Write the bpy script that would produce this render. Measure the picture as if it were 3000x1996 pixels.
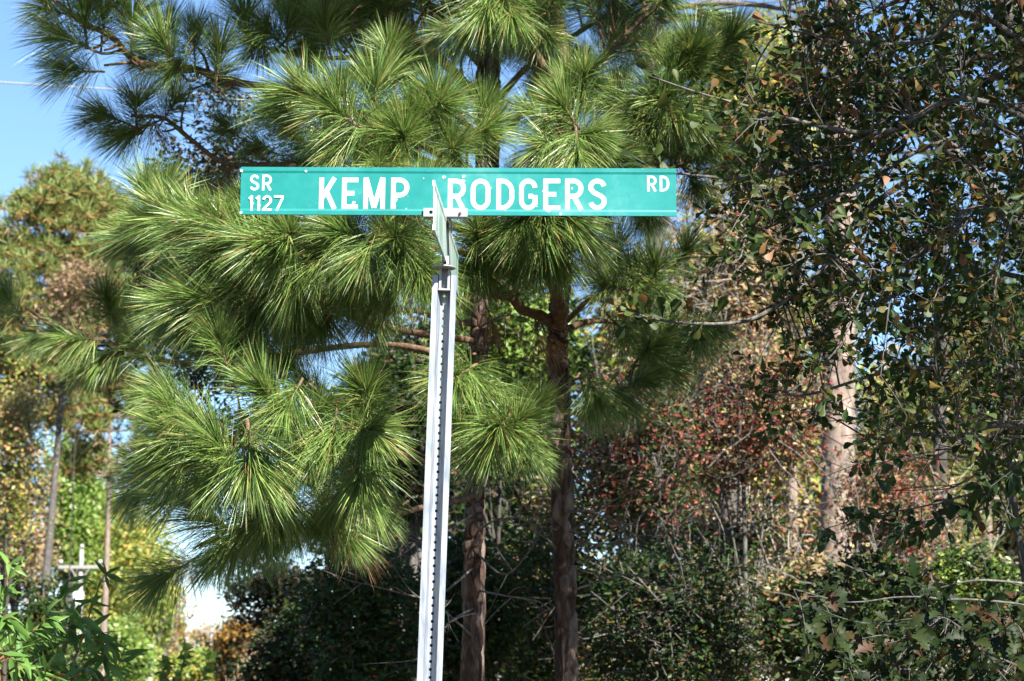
import bpy, math
import numpy as np
from mathutils import Matrix, Vector

R = math.radians
sc = bpy.context.scene
for o in list(bpy.data.objects):
    bpy.data.objects.remove(o)

# ------------------------------------------------------------------ camera
F = 5833.0                      # focal length in photograph pixels (70 mm on 36 mm)
CAM = np.array([0.0, 0.0, 1.5])
TH = math.atan((2040 - 998) / F)
cam_d = bpy.data.cameras.new('camera')
cam = bpy.data.objects.new('camera', cam_d)
sc.collection.objects.link(cam)
cam.location = CAM
cam.rotation_euler = (R(90) + TH, 0, 0)
cam_d.lens = 70.0
cam_d.sensor_width = 36.0
cam_d.clip_start = 0.05
cam_d.clip_end = 3000
cam_d.dof.use_dof = True
cam_d.dof.focus_distance = 6.75
cam_d.dof.aperture_fstop = 7.0
sc.camera = cam

# ------------------------------------------------------------------ light
SUN_AZ, SUN_EL = R(33), R(43)   # to the right of straight behind the camera
SUN = np.array([math.sin(SUN_AZ) * math.cos(SUN_EL), -math.cos(SUN_AZ) * math.cos(SUN_EL), math.sin(SUN_EL)])
world = bpy.data.worlds.new('World')
sc.world = world
world.use_nodes = True
wn = world.node_tree.nodes
bg = wn['Background']
sky = wn.new('ShaderNodeTexSky')
sky.sky_type = 'NISHITA'
sky.sun_disc = False
sky.sun_elevation = SUN_EL
sky.sun_rotation = math.atan2(SUN[0], SUN[1])
sky.air_density = 1.0
sky.dust_density = 0.0
sky.ozone_density = 6.0
bg.inputs['Strength'].default_value = 0.05
world.node_tree.links.new(sky.outputs['Color'], bg.inputs['Color'])
sun_d = bpy.data.lights.new('sun', 'SUN')
sun_d.energy = 5.0
sun_d.angle = R(0.5)
sun_d.color = (1.0, 0.95, 0.87)
sun = bpy.data.objects.new('sun', sun_d)
sc.collection.objects.link(sun)
sun.rotation_euler = Vector(SUN).to_track_quat('Z', 'Y').to_euler()
sc.view_settings.view_transform = 'Standard'
sc.view_settings.look = 'None'
sc.view_settings.gamma = 1.0
sc.view_settings.use_curve_mapping = False
sc.view_settings.exposure = 2.35
sc.cycles.max_bounces = 6
sc.cycles.diffuse_bounces = 3
sc.cycles.transmission_bounces = 4
sc.cycles.glossy_bounces = 2
sc.cycles.sample_clamp_indirect = 4.0

# ------------------------------------------------------------------ helpers
RIGHT = np.array([1.0, 0, 0])
FWD = np.array([0, math.cos(TH), math.sin(TH)])
UP = np.array([0, -math.sin(TH), math.cos(TH)])


def P(px, py, Y):
    """a point of the place: the sight line through photo pixel (px, py) at Y metres in front of the camera"""
    d = RIGHT * (px - 1500) / F + UP * (998 - py) / F + FWD
    return CAM + d * (Y / d[1])


def PX(p):
    q = np.asarray(p) - CAM
    z = q @ FWD
    return np.array([1500 + F * (q @ RIGHT) / z, 998 - F * (q @ UP) / z])


def unit(v):
    v = np.asarray(v, float)
    return v / np.maximum(np.linalg.norm(v, axis=-1, keepdims=True), 1e-9)


def link(o):
    sc.collection.objects.link(o)
    return o


def tag(o, label=None, cat=None, group=None, kind=None):
    if label: o['label'] = label
    if cat: o['category'] = cat
    if group: o['group'] = group
    if kind: o['kind'] = kind
    return o


def empty(name, loc):
    o = bpy.data.objects.new(name, None)
    o.location = Vector(loc)
    o.empty_display_size = 0.1
    return link(o)


def put(o, parent):
    """parent o, which stands in world coordinates, to a thing whose origin is only shifted"""
    if parent is not None:
        o.parent = parent
        w = Vector(parent.location)
        q = parent.parent
        while q is not None:
            w = Vector((0, 0, 0))
            q = None
        o.matrix_parent_inverse = Matrix.Translation(-w)
    return o


class MB:
    """collects shapes and links them as one mesh object"""
    def __init__(self):
        self.v, self.f4, self.f3, self.m4, self.m3, self.n = [], [], [], [], [], 0

    def add(self, V, F4=None, F3=None, m=0):
        V = np.asarray(V, float).reshape(-1, 3)
        if F4 is not None and len(F4):
            F4 = np.asarray(F4, np.int64).reshape(-1, 4)
            self.f4.append(F4 + self.n); self.m4.append(np.full(len(F4), m))
        if F3 is not None and len(F3):
            F3 = np.asarray(F3, np.int64).reshape(-1, 3)
            self.f3.append(F3 + self.n); self.m3.append(np.full(len(F3), m))
        self.v.append(V)
        self.n += len(V)
        return self

    def tube(self, pts, rad, sides=6, m=0, cap=True):
        pts = np.asarray(pts, float)
        n = len(pts)
        rad = np.broadcast_to(np.asarray(rad, float), (n,))
        t = unit(np.gradient(pts, axis=0))
        ref = np.array([0.13, 0.21, 0.97]) if abs(t[0][2]) < 0.9 else np.array([0.97, 0.2, 0.1])
        a = unit(np.cross(t, ref))
        b = np.cross(t, a)
        th = np.linspace(0, 2 * np.pi, sides, endpoint=False)
        V = pts[:, None] + rad[:, None, None] * (np.cos(th)[None, :, None] * a[:, None] + np.sin(th)[None, :, None] * b[:, None])
        i = np.arange(n - 1)[:, None] * sides
        j = np.arange(sides)[None]
        k = (j + 1) % sides
        F4 = np.stack([i + j, i + k, i + sides + k, i + sides + j], -1).reshape(-1, 4)
        V = V.reshape(-1, 3)
        F3 = []
        if cap:
            V = np.vstack([V, pts[0], pts[-1]])
            c0, c1 = n * sides, n * sides + 1
            for q in range(sides):
                F3 += [[c0, (q + 1) % sides, q], [c1, (n - 1) * sides + q, (n - 1) * sides + (q + 1) % sides]]
        return self.add(V, F4, F3, m)

    def box(self, lo, hi, M=None, m=0):
        lo, hi = np.asarray(lo, float), np.asarray(hi, float)
        V = np.array([[x, y, z] for x in (lo[0], hi[0]) for y in (lo[1], hi[1]) for z in (lo[2], hi[2])])
        if M is not None:
            V = M(V)
        Fq = [[0, 1, 3, 2], [4, 6, 7, 5], [0, 4, 5, 1], [2, 3, 7, 6], [0, 2, 6, 4], [1, 5, 7, 3]]
        return self.add(V, Fq, m=m)

    def mesh(self, name, mats, smooth=False):
        V = np.concatenate(self.v) if self.v else np.zeros((0, 3))
        f4 = np.concatenate(self.f4) if self.f4 else np.zeros((0, 4), np.int64)
        f3 = np.concatenate(self.f3) if self.f3 else np.zeros((0, 3), np.int64)
        me = bpy.data.meshes.new(name)
        me.vertices.add(len(V))
        me.vertices.foreach_set('co', V.astype(np.float32).ravel())
        loops = np.concatenate([f4.ravel(), f3.ravel()]).astype(np.int32)
        me.loops.add(len(loops))
        me.loops.foreach_set('vertex_index', loops)
        tot = np.concatenate([np.full(len(f4), 4), np.full(len(f3), 3)]).astype(np.int32)
        st = np.concatenate([[0], np.cumsum(tot)[:-1]]).astype(np.int32)
        me.polygons.add(len(tot))
        me.polygons.foreach_set('loop_start', st)
        me.polygons.foreach_set('loop_total', tot)
        mi = np.concatenate([np.concatenate(self.m4) if self.m4 else np.zeros(0), np.concatenate(self.m3) if self.m3 else np.zeros(0)]).astype(np.int32)
        me.polygons.foreach_set('material_index', mi)
        me.polygons.foreach_set('use_smooth', np.full(len(tot), bool(smooth)))
        me.update(calc_edges=True)
        for m in (mats if isinstance(mats, (list, tuple)) else [mats]):
            me.materials.append(m)
        return me

    def build(self, name, mats, parent=None, smooth=False):
        return put(link(bpy.data.objects.new(name, self.mesh(name, mats, smooth))), parent)


def curve(pts, n=24):
    """smooth path through control points (Catmull-Rom)"""
    p = np.asarray(pts, float)
    if len(p) == 2:
        return p[0] + (p[1] - p[0]) * np.linspace(0, 1, n)[:, None]
    p = np.vstack([2 * p[0] - p[1], p, 2 * p[-1] - p[-2]])
    out = []
    segs = len(p) - 3
    for u in np.linspace(0, segs, n):
        i = min(int(u), segs - 1)
        t = u - i
        a, b, c, d = p[i:i + 4]
        out.append(0.5 * (2 * b + (c - a) * t + (2 * a - 5 * b + 4 * c - d) * t * t + (3 * b - a - 3 * c + d) * t ** 3))
    return np.array(out)


def wobble(pts, amp, rng):
    n = len(pts)
    k = max(3, n // 4)
    off = rng.normal(0, amp, (k, 3))
    off[0] = 0
    u = np.linspace(0, k - 1, n)
    return pts + np.stack([np.interp(u, np.arange(k), off[:, i]) for i in range(3)], -1)


# ------------------------------------------------------------------ materials
def nodes(name):
    m = bpy.data.materials.new(name)
    m.use_nodes = True
    nt = m.node_tree
    return m, nt, nt.nodes['Principled BSDF'], nt.nodes['Material Output']


def ramp(nt, stops, interp='LINEAR'):
    r = nt.nodes.new('ShaderNodeValToRGB')
    r.color_ramp.interpolation = interp
    el = r.color_ramp.elements
    while len(el) < len(stops):
        el.new(0.5)
    for e, (p, c) in zip(el, stops):
        e.position = p
        e.color = (*c, 1)
    return r


ALB = 0.5       # the photograph is exposed for the shade; colours below are set against a mid exposure


def leaf_material(name, stops, transl=0.35, rough=0.45, spec=0.4, spots=None):
    m, nt, b, out = nodes(name)
    g = nt.nodes.new('ShaderNodeNewGeometry')
    oi = nt.nodes.new('ShaderNodeObjectInfo')
    ad = nt.nodes.new('ShaderNodeMath'); ad.operation = 'ADD'
    fr = nt.nodes.new('ShaderNodeMath'); fr.operation = 'FRACT'
    nt.links.new(g.outputs['Random Per Island'], ad.inputs[0])
    nt.links.new(oi.outputs['Random'], ad.inputs[1])
    nt.links.new(ad.outputs[0], fr.inputs[0])
    rp = ramp(nt, [(p, tuple(ALB * v for v in c)) for p, c in stops])
    nt.links.new(fr.outputs[0], rp.inputs[0])
    col = rp.outputs[0]
    if spots:
        tc = nt.nodes.new('ShaderNodeTexCoord')
        nz = nt.nodes.new('ShaderNodeTexNoise')
        nz.inputs['Scale'].default_value = spots[0]
        nz.inputs['Detail'].default_value = 3
        nt.links.new(tc.outputs['Object'], nz.inputs['Vector'])
        r2 = ramp(nt, [(spots[1], (0, 0, 0)), (spots[1] + 0.1, (1, 1, 1))])
        nt.links.new(nz.outputs[0], r2.inputs[0])
        mx = nt.nodes.new('ShaderNodeMixRGB')
        mx.inputs[2].default_value = (*[ALB * v for v in spots[2]], 1)
        nt.links.new(r2.outputs[0], mx.inputs[0])
        nt.links.new(col, mx.inputs[1])
        col = mx.outputs[0]
    nt.links.new(col, b.inputs['Base Color'])
    b.inputs['Roughness'].default_value = rough
    b.inputs['Specular IOR Level'].default_value = spec
    if transl > 0:
        tr = nt.nodes.new('ShaderNodeBsdfTranslucent')
        nt.links.new(col, tr.inputs['Color'])
        ms = nt.nodes.new('ShaderNodeMixShader')
        ms.inputs[0].default_value = transl
        nt.links.new(b.outputs[0], ms.inputs[1])
        nt.links.new(tr.outputs[0], ms.inputs[2])
        nt.links.new(ms.outputs[0], out.inputs['Surface'])
    return m


def bark_material(name, c0, c1, c2, scale=18, zs=0.25, bump=0.5, rough=0.9, plate=False):
    m, nt, b, out = nodes(name)
    tc = nt.nodes.new('ShaderNodeTexCoord')
    mp = nt.nodes.new('ShaderNodeMapping')
    mp.inputs['Scale'].default_value = (1, 1, zs)
    nt.links.new(tc.outputs['Object'], mp.inputs[0])
    nz = nt.nodes.new('ShaderNodeTexNoise')
    nz.inputs['Scale'].default_value = scale
    nz.inputs['Detail'].default_value = 8
    nz.inputs['Roughness'].default_value = 0.7
    nt.links.new(mp.outputs[0], nz.inputs['Vector'])
    rp = ramp(nt, [(p, tuple(ALB * v for v in c)) for p, c in ((0.3, c0), (0.5, c1), (0.68, c2))])
    fac = nz.outputs[0]
    if plate:
        at = nt.nodes.new('ShaderNodeAttribute')
        at.attribute_name = 'plate'
        mm = nt.nodes.new('ShaderNodeMath'); mm.operation = 'MULTIPLY_ADD'
        mm.inputs[1].default_value = 0.32
        nt.links.new(at.outputs['Fac'], mm.inputs[0])
        sb = nt.nodes.new('ShaderNodeMath'); sb.operation = 'SUBTRACT'
        sb.inputs[1].default_value = 0.16
        nt.links.new(nz.outputs[0], sb.inputs[0])
        nt.links.new(sb.outputs[0], mm.inputs[2])
        fac = mm.outputs[0]
    nt.links.new(fac, rp.inputs[0])
    nt.links.new(rp.outputs[0], b.inputs['Base Color'])
    b.inputs['Roughness'].default_value = rough
    b.inputs['Specular IOR Level'].default_value = 0.2
    bp = nt.nodes.new('ShaderNodeBump')
    bp.inputs['Strength'].default_value = bump
    bp.inputs['Distance'].default_value = 0.01
    nt.links.new(nz.outputs[0], bp.inputs['Height'])
    nt.links.new(bp.outputs[0], b.inputs['Normal'])
    return m


M = {}
M['needle'] = leaf_material('pine_needle', [(0, (.060, .125, .028)), (.25, (.130, .255, .045)), (.6, (.255, .42, .080)), (.88, (.43, .57, .16)), (.93, (.50, .44, .13)), (1, (.52, .33, .12))], 0.28, 0.42, 0.55)  # pale green stop puts sun highlights into the needle colour
M['far_needle'] = leaf_material('far_needle', [(0, (.13, .21, .05)), (.5, (.24, .33, .07)), (1, (.36, .42, .11))], 0.35, 0.5, 0.35)
M['old_needle'] = leaf_material('old_needle', [(0, (.32, .21, .07)), (.5, (.50, .31, .10)), (1, (.36, .34, .10))], 0.35, 0.5, 0.3)
M['dry_needle'] = leaf_material('dry_needle', [(0, (.34, .17, .07)), (.5, (.42, .25, .10)), (1, (.30, .14, .06))], 0.25, 0.5, 0.4)
M['pine_twig'] = bark_material('pine_twig', (.10, .055, .03), (.21, .125, .075), (.36, .25, .17), 60, 1, 0.6)
M['pine_bark'] = bark_material('pine_bark', (.032, .018, .012), (.095, .055, .038), (.24, .18, .155), 26, 0.35, 0.7, plate=True)
M['far_bark'] = bark_material('far_pine_bark', (.14, .10, .08), (.30, .23, .19), (.46, .37, .32), 14, 0.3, 0.6)
M['dark_bark'] = bark_material('dark_bark', (.035, .03, .026), (.08, .07, .06), (.16, .14, .125), 24, 0.3, 0.5)
M['oak_bark'] = bark_material('oak_bark', (.05, .045, .04), (.12, .11, .10), (.26, .24, .22), 34, 0.5, 0.5)
M['grey_bark'] = bark_material('grey_bark', (.14, .12, .10), (.28, .25, .22), (.44, .41, .37), 20, 0.3, 0.5)
M['dead_twig'] = bark_material('dead_twig', (.08, .065, .055), (.17, .145, .13), (.32, .29, .26), 50, 1, 0.4)
M['red_twig'] = bark_material('red_twig', (.16, .06, .03), (.28, .12, .06), (.36, .18, .09), 60, 1, 0.3)
M['oak_leaf'] = leaf_material('oak_leaf', [(0, (.028, .062, .018)), (.35, (.050, .098, .024)), (.66, (.090, .140, .030)), (.80, (.16, .17, .04)), (.90, (.28, .17, .045)), (.96, (.36, .16, .07)), (1, (.46, .25, .14))], 0.5, 0.5, 0.22, (38, .64, (.26, .10, .03)))
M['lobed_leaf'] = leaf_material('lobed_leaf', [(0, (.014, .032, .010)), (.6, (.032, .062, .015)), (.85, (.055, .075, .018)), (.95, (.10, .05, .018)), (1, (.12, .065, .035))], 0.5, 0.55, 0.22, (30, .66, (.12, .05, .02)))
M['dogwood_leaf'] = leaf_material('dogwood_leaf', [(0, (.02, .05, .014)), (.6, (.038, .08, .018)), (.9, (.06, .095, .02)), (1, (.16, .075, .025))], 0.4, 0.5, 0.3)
M['willow_leaf'] = leaf_material('willow_leaf', [(0, (0.095, 0.216, 0.041)), (.5, (0.162, 0.324, 0.061)), (1, (0.243, 0.405, 0.095))], 0.35, 0.5, 0.22)
M['dark_leaf'] = leaf_material('dark_leaf', [(0, (0.015, 0.028, 0.014)), (.6, (0.032, 0.049, 0.021)), (.85, (0.070, 0.052, 0.028)), (1, (0.126, 0.063, 0.028))], 0.2, 0.5, 0.22)  # tones darkened, which puts the shade into the leaf colour
M['green_leaf'] = leaf_material('green_leaf', [(0, (0.022, 0.058, 0.013)), (.5, (0.043, 0.094, 0.018)), (.85, (0.086, 0.130, 0.025)), (.95, (0.187, 0.144, 0.036)), (1, (0.259, 0.101, 0.043))], 0.35, 0.5, 0.22)
M['red_leaf'] = leaf_material('red_leaf', [(0, (.06, .10, .03)), (.36, (.15, .15, .05)), (.48, (.22, .07, .05)), (.72, (.40, .075, .065)), (.88, (.48, .17, .10)), (1, (.42, .28, .19))], 0.35, 0.5, 0.22)
M['tan_leaf'] = leaf_material('tan_leaf', [(0, (0.299, 0.224, 0.090)), (.35, (0.448, 0.329, 0.149)), (.6, (0.538, 0.359, 0.224)), (.8, (0.269, 0.299, 0.075)), (1, (0.628, 0.239, 0.149))], 0.3, 0.5, 0.35)
M['brown_leaf'] = leaf_material('brown_leaf', [(0, (0.216, 0.149, 0.068)), (.4, (0.405, 0.257, 0.149)), (.75, (0.513, 0.324, 0.203)), (1, (0.270, 0.270, 0.081))], 0.3, 0.5, 0.3)
M['yellow_leaf'] = leaf_material('yellow_leaf', [(0, (0.232, 0.367, 0.068)), (.45, (0.425, 0.522, 0.097)), (.75, (0.619, 0.560, 0.116)), (1, (0.773, 0.540, 0.136))], 0.4, 0.45, 0.35)
M['lime_leaf'] = leaf_material('lime_leaf', [(0, (0.160, 0.319, 0.047)), (.6, (0.303, 0.462, 0.079)), (1, (0.447, 0.510, 0.112))], 0.4, 0.4, 0.4)
M['orange_leaf'] = leaf_material('orange_leaf', [(0, (0.250, 0.150, 0.037)), (.4, (0.450, 0.250, 0.050)), (.8, (0.575, 0.300, 0.075)), (1, (0.200, 0.225, 0.050))], 0.35, 0.5, 0.3)
M['grass_tan'] = leaf_material('dry_grass', [(0, (.32, .24, .15)), (.6, (.46, .36, .25)), (1, (.20, .24, .07))], 0.3, 0.6, 0.2)

# galvanised steel
m, nt, b, out = nodes('galvanised_steel')
tc = nt.nodes.new('ShaderNodeTexCoord')
mp = nt.nodes.new('ShaderNodeMapping'); mp.inputs['Scale'].default_value = (1, 1, 0.16)
nz = nt.nodes.new('ShaderNodeTexNoise'); nz.inputs['Scale'].default_value = 70; nz.inputs['Detail'].default_value = 5
nt.links.new(tc.outputs['Object'], mp.inputs[0]); nt.links.new(mp.outputs[0], nz.inputs['Vector'])
rp = ramp(nt, [(.32, (.115, .135, .165)), (.5, (.175, .195, .225)), (.7, (.25, .265, .29))])
nt.links.new(nz.outputs[0], rp.inputs[0]); nt.links.new(rp.outputs[0], b.inputs['Base Color'])
b.inputs['Metallic'].default_value = 0.2; b.inputs['Roughness'].default_value = 0.5
M['steel'] = m
m, nt, b, out = nodes('cast_aluminium')
b.inputs['Base Color'].default_value = (.22, .22, .23, 1); b.inputs['Metallic'].default_value = 0.25; b.inputs['Roughness'].default_value = 0.45
nz = nt.nodes.new('ShaderNodeTexNoise'); nz.inputs['Scale'].default_value = 90
bp = nt.nodes.new('ShaderNodeBump'); bp.inputs['Strength'].default_value = 0.1; bp.inputs['Distance'].default_value = 0.002
nt.links.new(nz.outputs[0], bp.inputs['Height']); nt.links.new(bp.outputs[0], b.inputs['Normal'])
M['alu'] = m
m, nt, b, out = nodes('dark_bolt')
b.inputs['Base Color'].default_value = (.06, .055, .05, 1); b.inputs['Metallic'].default_value = 0.6; b.inputs['Roughness'].default_value = 0.5
M['bolt'] = m
# faded green sheeting
m, nt, b, out = nodes('green_sheeting')
tc = nt.nodes.new('ShaderNodeTexCoord')
nz = nt.nodes.new('ShaderNodeTexNoise'); nz.inputs['Scale'].default_value = 9; nz.inputs['Detail'].default_value = 8; nz.inputs['Roughness'].default_value = 0.68
nt.links.new(tc.outputs['Object'], nz.inputs['Vector'])
rp = ramp(nt, [(.36, (.003, .098, .090)), (.48, (.004, .118, .110)), (.56, (.009, .132, .125)), (.66, (.04, .170, .160))])
nz2 = nt.nodes.new('ShaderNodeTexNoise'); nz2.inputs['Scale'].default_value = 120; nz2.inputs['Detail'].default_value = 3
nt.links.new(tc.outputs['Object'], nz2.inputs['Vector'])
r2 = ramp(nt, [(.70, (0, 0, 0)), (.76, (.45, .45, .45))])
mx = nt.nodes.new('ShaderNodeMixRGB'); mx.inputs[2].default_value = (.25, .32, .29, 1)
nz3 = nt.nodes.new('ShaderNodeTexNoise'); nz3.inputs['Scale'].default_value = 3.2; nz3.inputs['Detail'].default_value = 6; nz3.inputs['Roughness'].default_value = 0.6
nt.links.new(tc.outputs['Object'], nz3.inputs['Vector'])
av = nt.nodes.new('ShaderNodeMix'); av.inputs[0].default_value = 0.55
nt.links.new(nz.outputs[0], av.inputs[2]); nt.links.new(nz3.outputs[0], av.inputs[3])
nt.links.new(av.outputs[0], rp.inputs[0]); nt.links.new(nz2.outputs[0], r2.inputs[0])
nt.links.new(r2.outputs[0], mx.inputs[0]); nt.links.new(rp.outputs[0], mx.inputs[1]); nt.links.new(mx.outputs[0], b.inputs['Base Color'])
b.inputs['Roughness'].default_value = 0.4; b.inputs['Specular IOR Level'].default_value = 0.25
M['teal'] = m
m, nt, b, out = nodes('white_sheeting')
b.inputs['Base Color'].default_value = (.46, .47, .465, 1); b.inputs['Roughness'].default_value = 0.45
M['white'] = m
# crossing blade sheeting: oxidised streaks, with sun glare put into the pale tones
m, nt, b, out = nodes('glare_streak_sheeting')
tc = nt.nodes.new('ShaderNodeTexCoord')
mp = nt.nodes.new('ShaderNodeMapping'); mp.inputs['Scale'].default_value = (1, 1, 0.05)
nz = nt.nodes.new('ShaderNodeTexNoise'); nz.inputs['Scale'].default_value = 38; nz.inputs['Detail'].default_value = 4
nt.links.new(tc.outputs['Object'], mp.inputs[0]); nt.links.new(mp.outputs[0], nz.inputs['Vector'])
rp = ramp(nt, [(.40, (.07, .18, .14)), (.48, (.17, .25, .21)), (.56, (.30, .33, .31))])
nt.links.new(nz.outputs[0], rp.inputs[0]); nt.links.new(rp.outputs[0], b.inputs['Base Color'])
b.inputs['Roughness'].default_value = 0.4
M['glare_streak'] = m
m, nt, b, out = nodes('weathered_wood')
b.inputs['Base Color'].default_value = (.42, .40, .37, 1); b.inputs['Roughness'].default_value = 0.9
nz = nt.nodes.new('ShaderNodeTexNoise'); nz.inputs['Scale'].default_value = 6
rp = ramp(nt, [(.3, (.13, .125, .115)), (.7, (.21, .20, .185))])
nt.links.new(nz.outputs[0], rp.inputs[0]); nt.links.new(rp.outputs[0], b.inputs['Base Color'])
M['wood'] = m
m, nt, b, out = nodes('porcelain')
b.inputs['Base Color'].default_value = (.34, .34, .34, 1); b.inputs['Roughness'].default_value = 0.25
M['porcelain'] = m
m, nt, b, out = nodes('wire_sheath')
b.inputs['Base Color'].default_value = (.22, .23, .24, 1); b.inputs['Roughness'].default_value = 0.5; b.inputs['Metallic'].default_value = 0.4
M['wire'] = m
m, nt, b, out = nodes('ground_litter')
nz = nt.nodes.new('ShaderNodeTexNoise'); nz.inputs['Scale'].default_value = 3; nz.inputs['Detail'].default_value = 10
tc = nt.nodes.new('ShaderNodeTexCoord'); nt.links.new(tc.outputs['Object'], nz.inputs['Vector'])
rp = ramp(nt, [(.35, (.025, .04, .013)), (.5, (.05, .04, .02)), (.65, (.08, .06, .03))])
nt.links.new(nz.outputs[0], rp.inputs[0]); nt.links.new(rp.outputs[0], b.inputs['Base Color']); b.inputs['Roughness'].default_value = 0.95
M['ground'] = m

# ------------------------------------------------------------------ ground
g = MB()
N = 41
xs = np.concatenate([-np.geomspace(900, 2, 20), [0], np.geomspace(2, 900, 20)])
ys = np.concatenate([[-120, -40, -15, -5, 0], np.geomspace(2, 1500, 36)])
gx, gy = np.meshgrid(xs, ys)
rg = np.random.default_rng(2)
gz = rg.normal(0, 0.02, gx.shape)
ij = np.arange(N * N).reshape(N, N)
g.add(np.stack([gx, gy, gz], -1), np.stack([ij[:-1, :-1], ij[:-1, 1:], ij[1:, 1:], ij[1:, :-1]], -1))
tag(g.build('ground', M['ground'], smooth=True), 'leaf littered grassy ground under the woods', None, None, 'structure')

# ------------------------------------------------------------------ leaf shapes (leaf runs along +X, length 1)
def leaf_shape(outline, fold=0.25, droop=0.15, curl=0.0):
    """outline: (x, halfwidth) stations between base and tip"""
    o = np.array(outline, float)
    V, Fq, Ft = [], [], []
    z = lambda x: -droop * x * x
    for x, w in o:
        V += [[x, w, z(x) + fold * w + curl * x * w], [x, 0, z(x)], [x, -w, z(x) + fold * w - curl * x * w]]
    n = len(o)
    for i in range(n - 1):
        a = 3 * i
        Fq += [[a, a + 1, a + 4, a + 3], [a + 1, a + 2, a + 5, a + 4]]
    return np.array(V), np.array(Fq), None


L_SPAT = [leaf_shape([(0, .006), (.25, .03), (.5, .09), (.72, .19), (.88, .21), (.97, .13), (1, .01)], f, d, c) for f, d, c in ((.3, .15, 0), (.7, .35, .4), (.15, -.2, -.5), (.9, .1, .2))]
L_LANCE = [leaf_shape([(0, .010), (.15, .065), (.35, .115), (.6, .10), (.82, .055), (1, .003)], f, d, c) for f, d, c in ((.4, .25, 0), (.6, .5, .3), (.3, .05, -.3))]
L_OVATE = [leaf_shape([(0, .01), (.2, .2), (.45, .29), (.7, .22), (.88, .09), (1, .005)], f, d, c) for f, d, c in ((.3, .15, 0), (.5, .3, .3))]
L_LOBED = [leaf_shape([(0, .01), (.12, .04), (.2, .17), (.3, .22), (.36, .08), (.46, .30), (.58, .33), (.62, .10), (.72, .26), (.8, .22), (.85, .09), (.93, .09), (1, .01)], f, d, c) for f, d, c in ((.25, .2, 0), (.5, .35, .35))]
L_TINY = [(np.array([[0, 0, 0], [.5, .24, .07], [1, 0, -.1], [.5, -.24, .07]]), np.array([[0, 1, 2, 3]]), None),
          (np.array([[0, 0, 0], [.45, .30, .16], [1, .05, -.05], [.5, -.27, .02]]), np.array([[0, 1, 2, 3]]), None)]


def scatter(mb, T, pos, d, n, s, m=0):
    V0, F4, F3 = T
    k = len(V0)
    x = unit(d)
    z = unit(n - (n * x).sum(-1, keepdims=True) * x)
    y = np.cross(z, x)
    s = np.asarray(s).reshape(-1, 1, 1)
    V = pos[:, None] + s * (V0[None, :, 0:1] * x[:, None] + V0[None, :, 1:2] * y[:, None] + V0[None, :, 2:3] * z[:, None])
    off = (np.arange(len(pos)) * k)[:, None, None]
    mb.add(V.reshape(-1, 3), (F4[None] + off).reshape(-1, 4) if F4 is not None else None, (F3[None] + off).reshape(-1, 3) if F3 is not None else None, m)


def rand_dirs(rng, n, zbias=0.0, zscale=1.0):
    v = rng.normal(0, 1, (n, 3))
    v[:, 2] = v[:, 2] * zscale + zbias
    return unit(v)


def leaves(mb, rng, shapes, pos, size, m=0, droop=-0.25, nup=0.8, spread=0.25, out=None):
    n = len(pos)
    d = rand_dirs(rng, n, droop, 0.6)
    if out is not None:
        d = unit(d + out)
    nr = unit(rng.normal(0, 1, (n, 3)) * 0.75 + np.array([0, -0.25, nup]))
    s = size * rng.uniform(1 - spread, 1 + spread, n)
    w = rng.integers(0, len(shapes), n)
    for i, T in enumerate(shapes):
        k = w == i
        if k.any():
            scatter(mb, T, pos[k], d[k], nr[k], s[k], m)


# ------------------------------------------------------------------ street sign
WS, YS = 1.40, 6.40
PXM = 914.0
post_top = P(1303, 806, YS + 0.02)
post_mid = P(1258, 1996, YS + 0.02)
axis = unit(post_top - post_mid)
post_foot = post_mid - axis * (post_mid[2] + 0.35) / axis[2]
sign = empty('street_sign', (post_foot[0], post_foot[1], 0))
tag(sign, 'green KEMP RODGERS road name sign on galvanised perforated steel post', 'street sign')
ax_x = unit(np.array([1, 0, 0]) - axis * axis[0])
ax_y = np.cross(axis, ax_x)
# U-channel: flanges face the camera, web lies behind; built as strips so that the holes are real
prof = np.array([(-.0400, .000), (-.0215, .000), (-.0125, .033), (-.0062, .036), (.0062, .036), (.0125, .033), (.0215, .000), (.0400, .000)])
post_len = np.linalg.norm(post_top - post_foot)
TK = .004


def hole_angles(hw, hh, n=12):
    c = math.atan2(hh, hw)
    a = list(np.linspace(0, 2 * np.pi, n, endpoint=False)) + [c, np.pi - c, np.pi + c, 2 * np.pi - c]
    return np.array(sorted(a))


def on_post(x, y, s):
    return post_top + ax_x * x + ax_y * y - axis * s


pm = MB()
hole_pitch, hole_r = .0254, .0050
nh = int((post_len - .05) / hole_pitch)
for i in range(len(prof) - 1):
    a, bb = prof[i], prof[i + 1]
    if i == 3:
        continue
    t = unit(bb - a)
    nrm = np.array([-t[1], t[0]])
    for off, flip in ((0, False), (TK, True)):
        q = [a + nrm * off, bb + nrm * off]
        V = [on_post(q[0][0], q[0][1], 0), on_post(q[1][0], q[1][1], 0), on_post(q[1][0], q[1][1], post_len), on_post(q[0][0], q[0][1], post_len)]
        pm.add(V, [[0, 1, 2, 3]] if not flip else [[3, 2, 1, 0]])
    for s in (0, post_len):      # cut ends
        q = [a, bb, bb + nrm * TK, a + nrm * TK]
        pm.add([on_post(c[0], c[1], s) for c in q], [[0, 1, 2, 3]])
for c, sg in ((prof[0], 1), (prof[-1], 1)):     # outer flange edges
    pm.add([on_post(c[0], c[1], 0), on_post(c[0], c[1] + TK, 0), on_post(c[0], c[1] + TK, post_len), on_post(c[0], c[1], post_len)], [[0, 1, 2, 3]])
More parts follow.
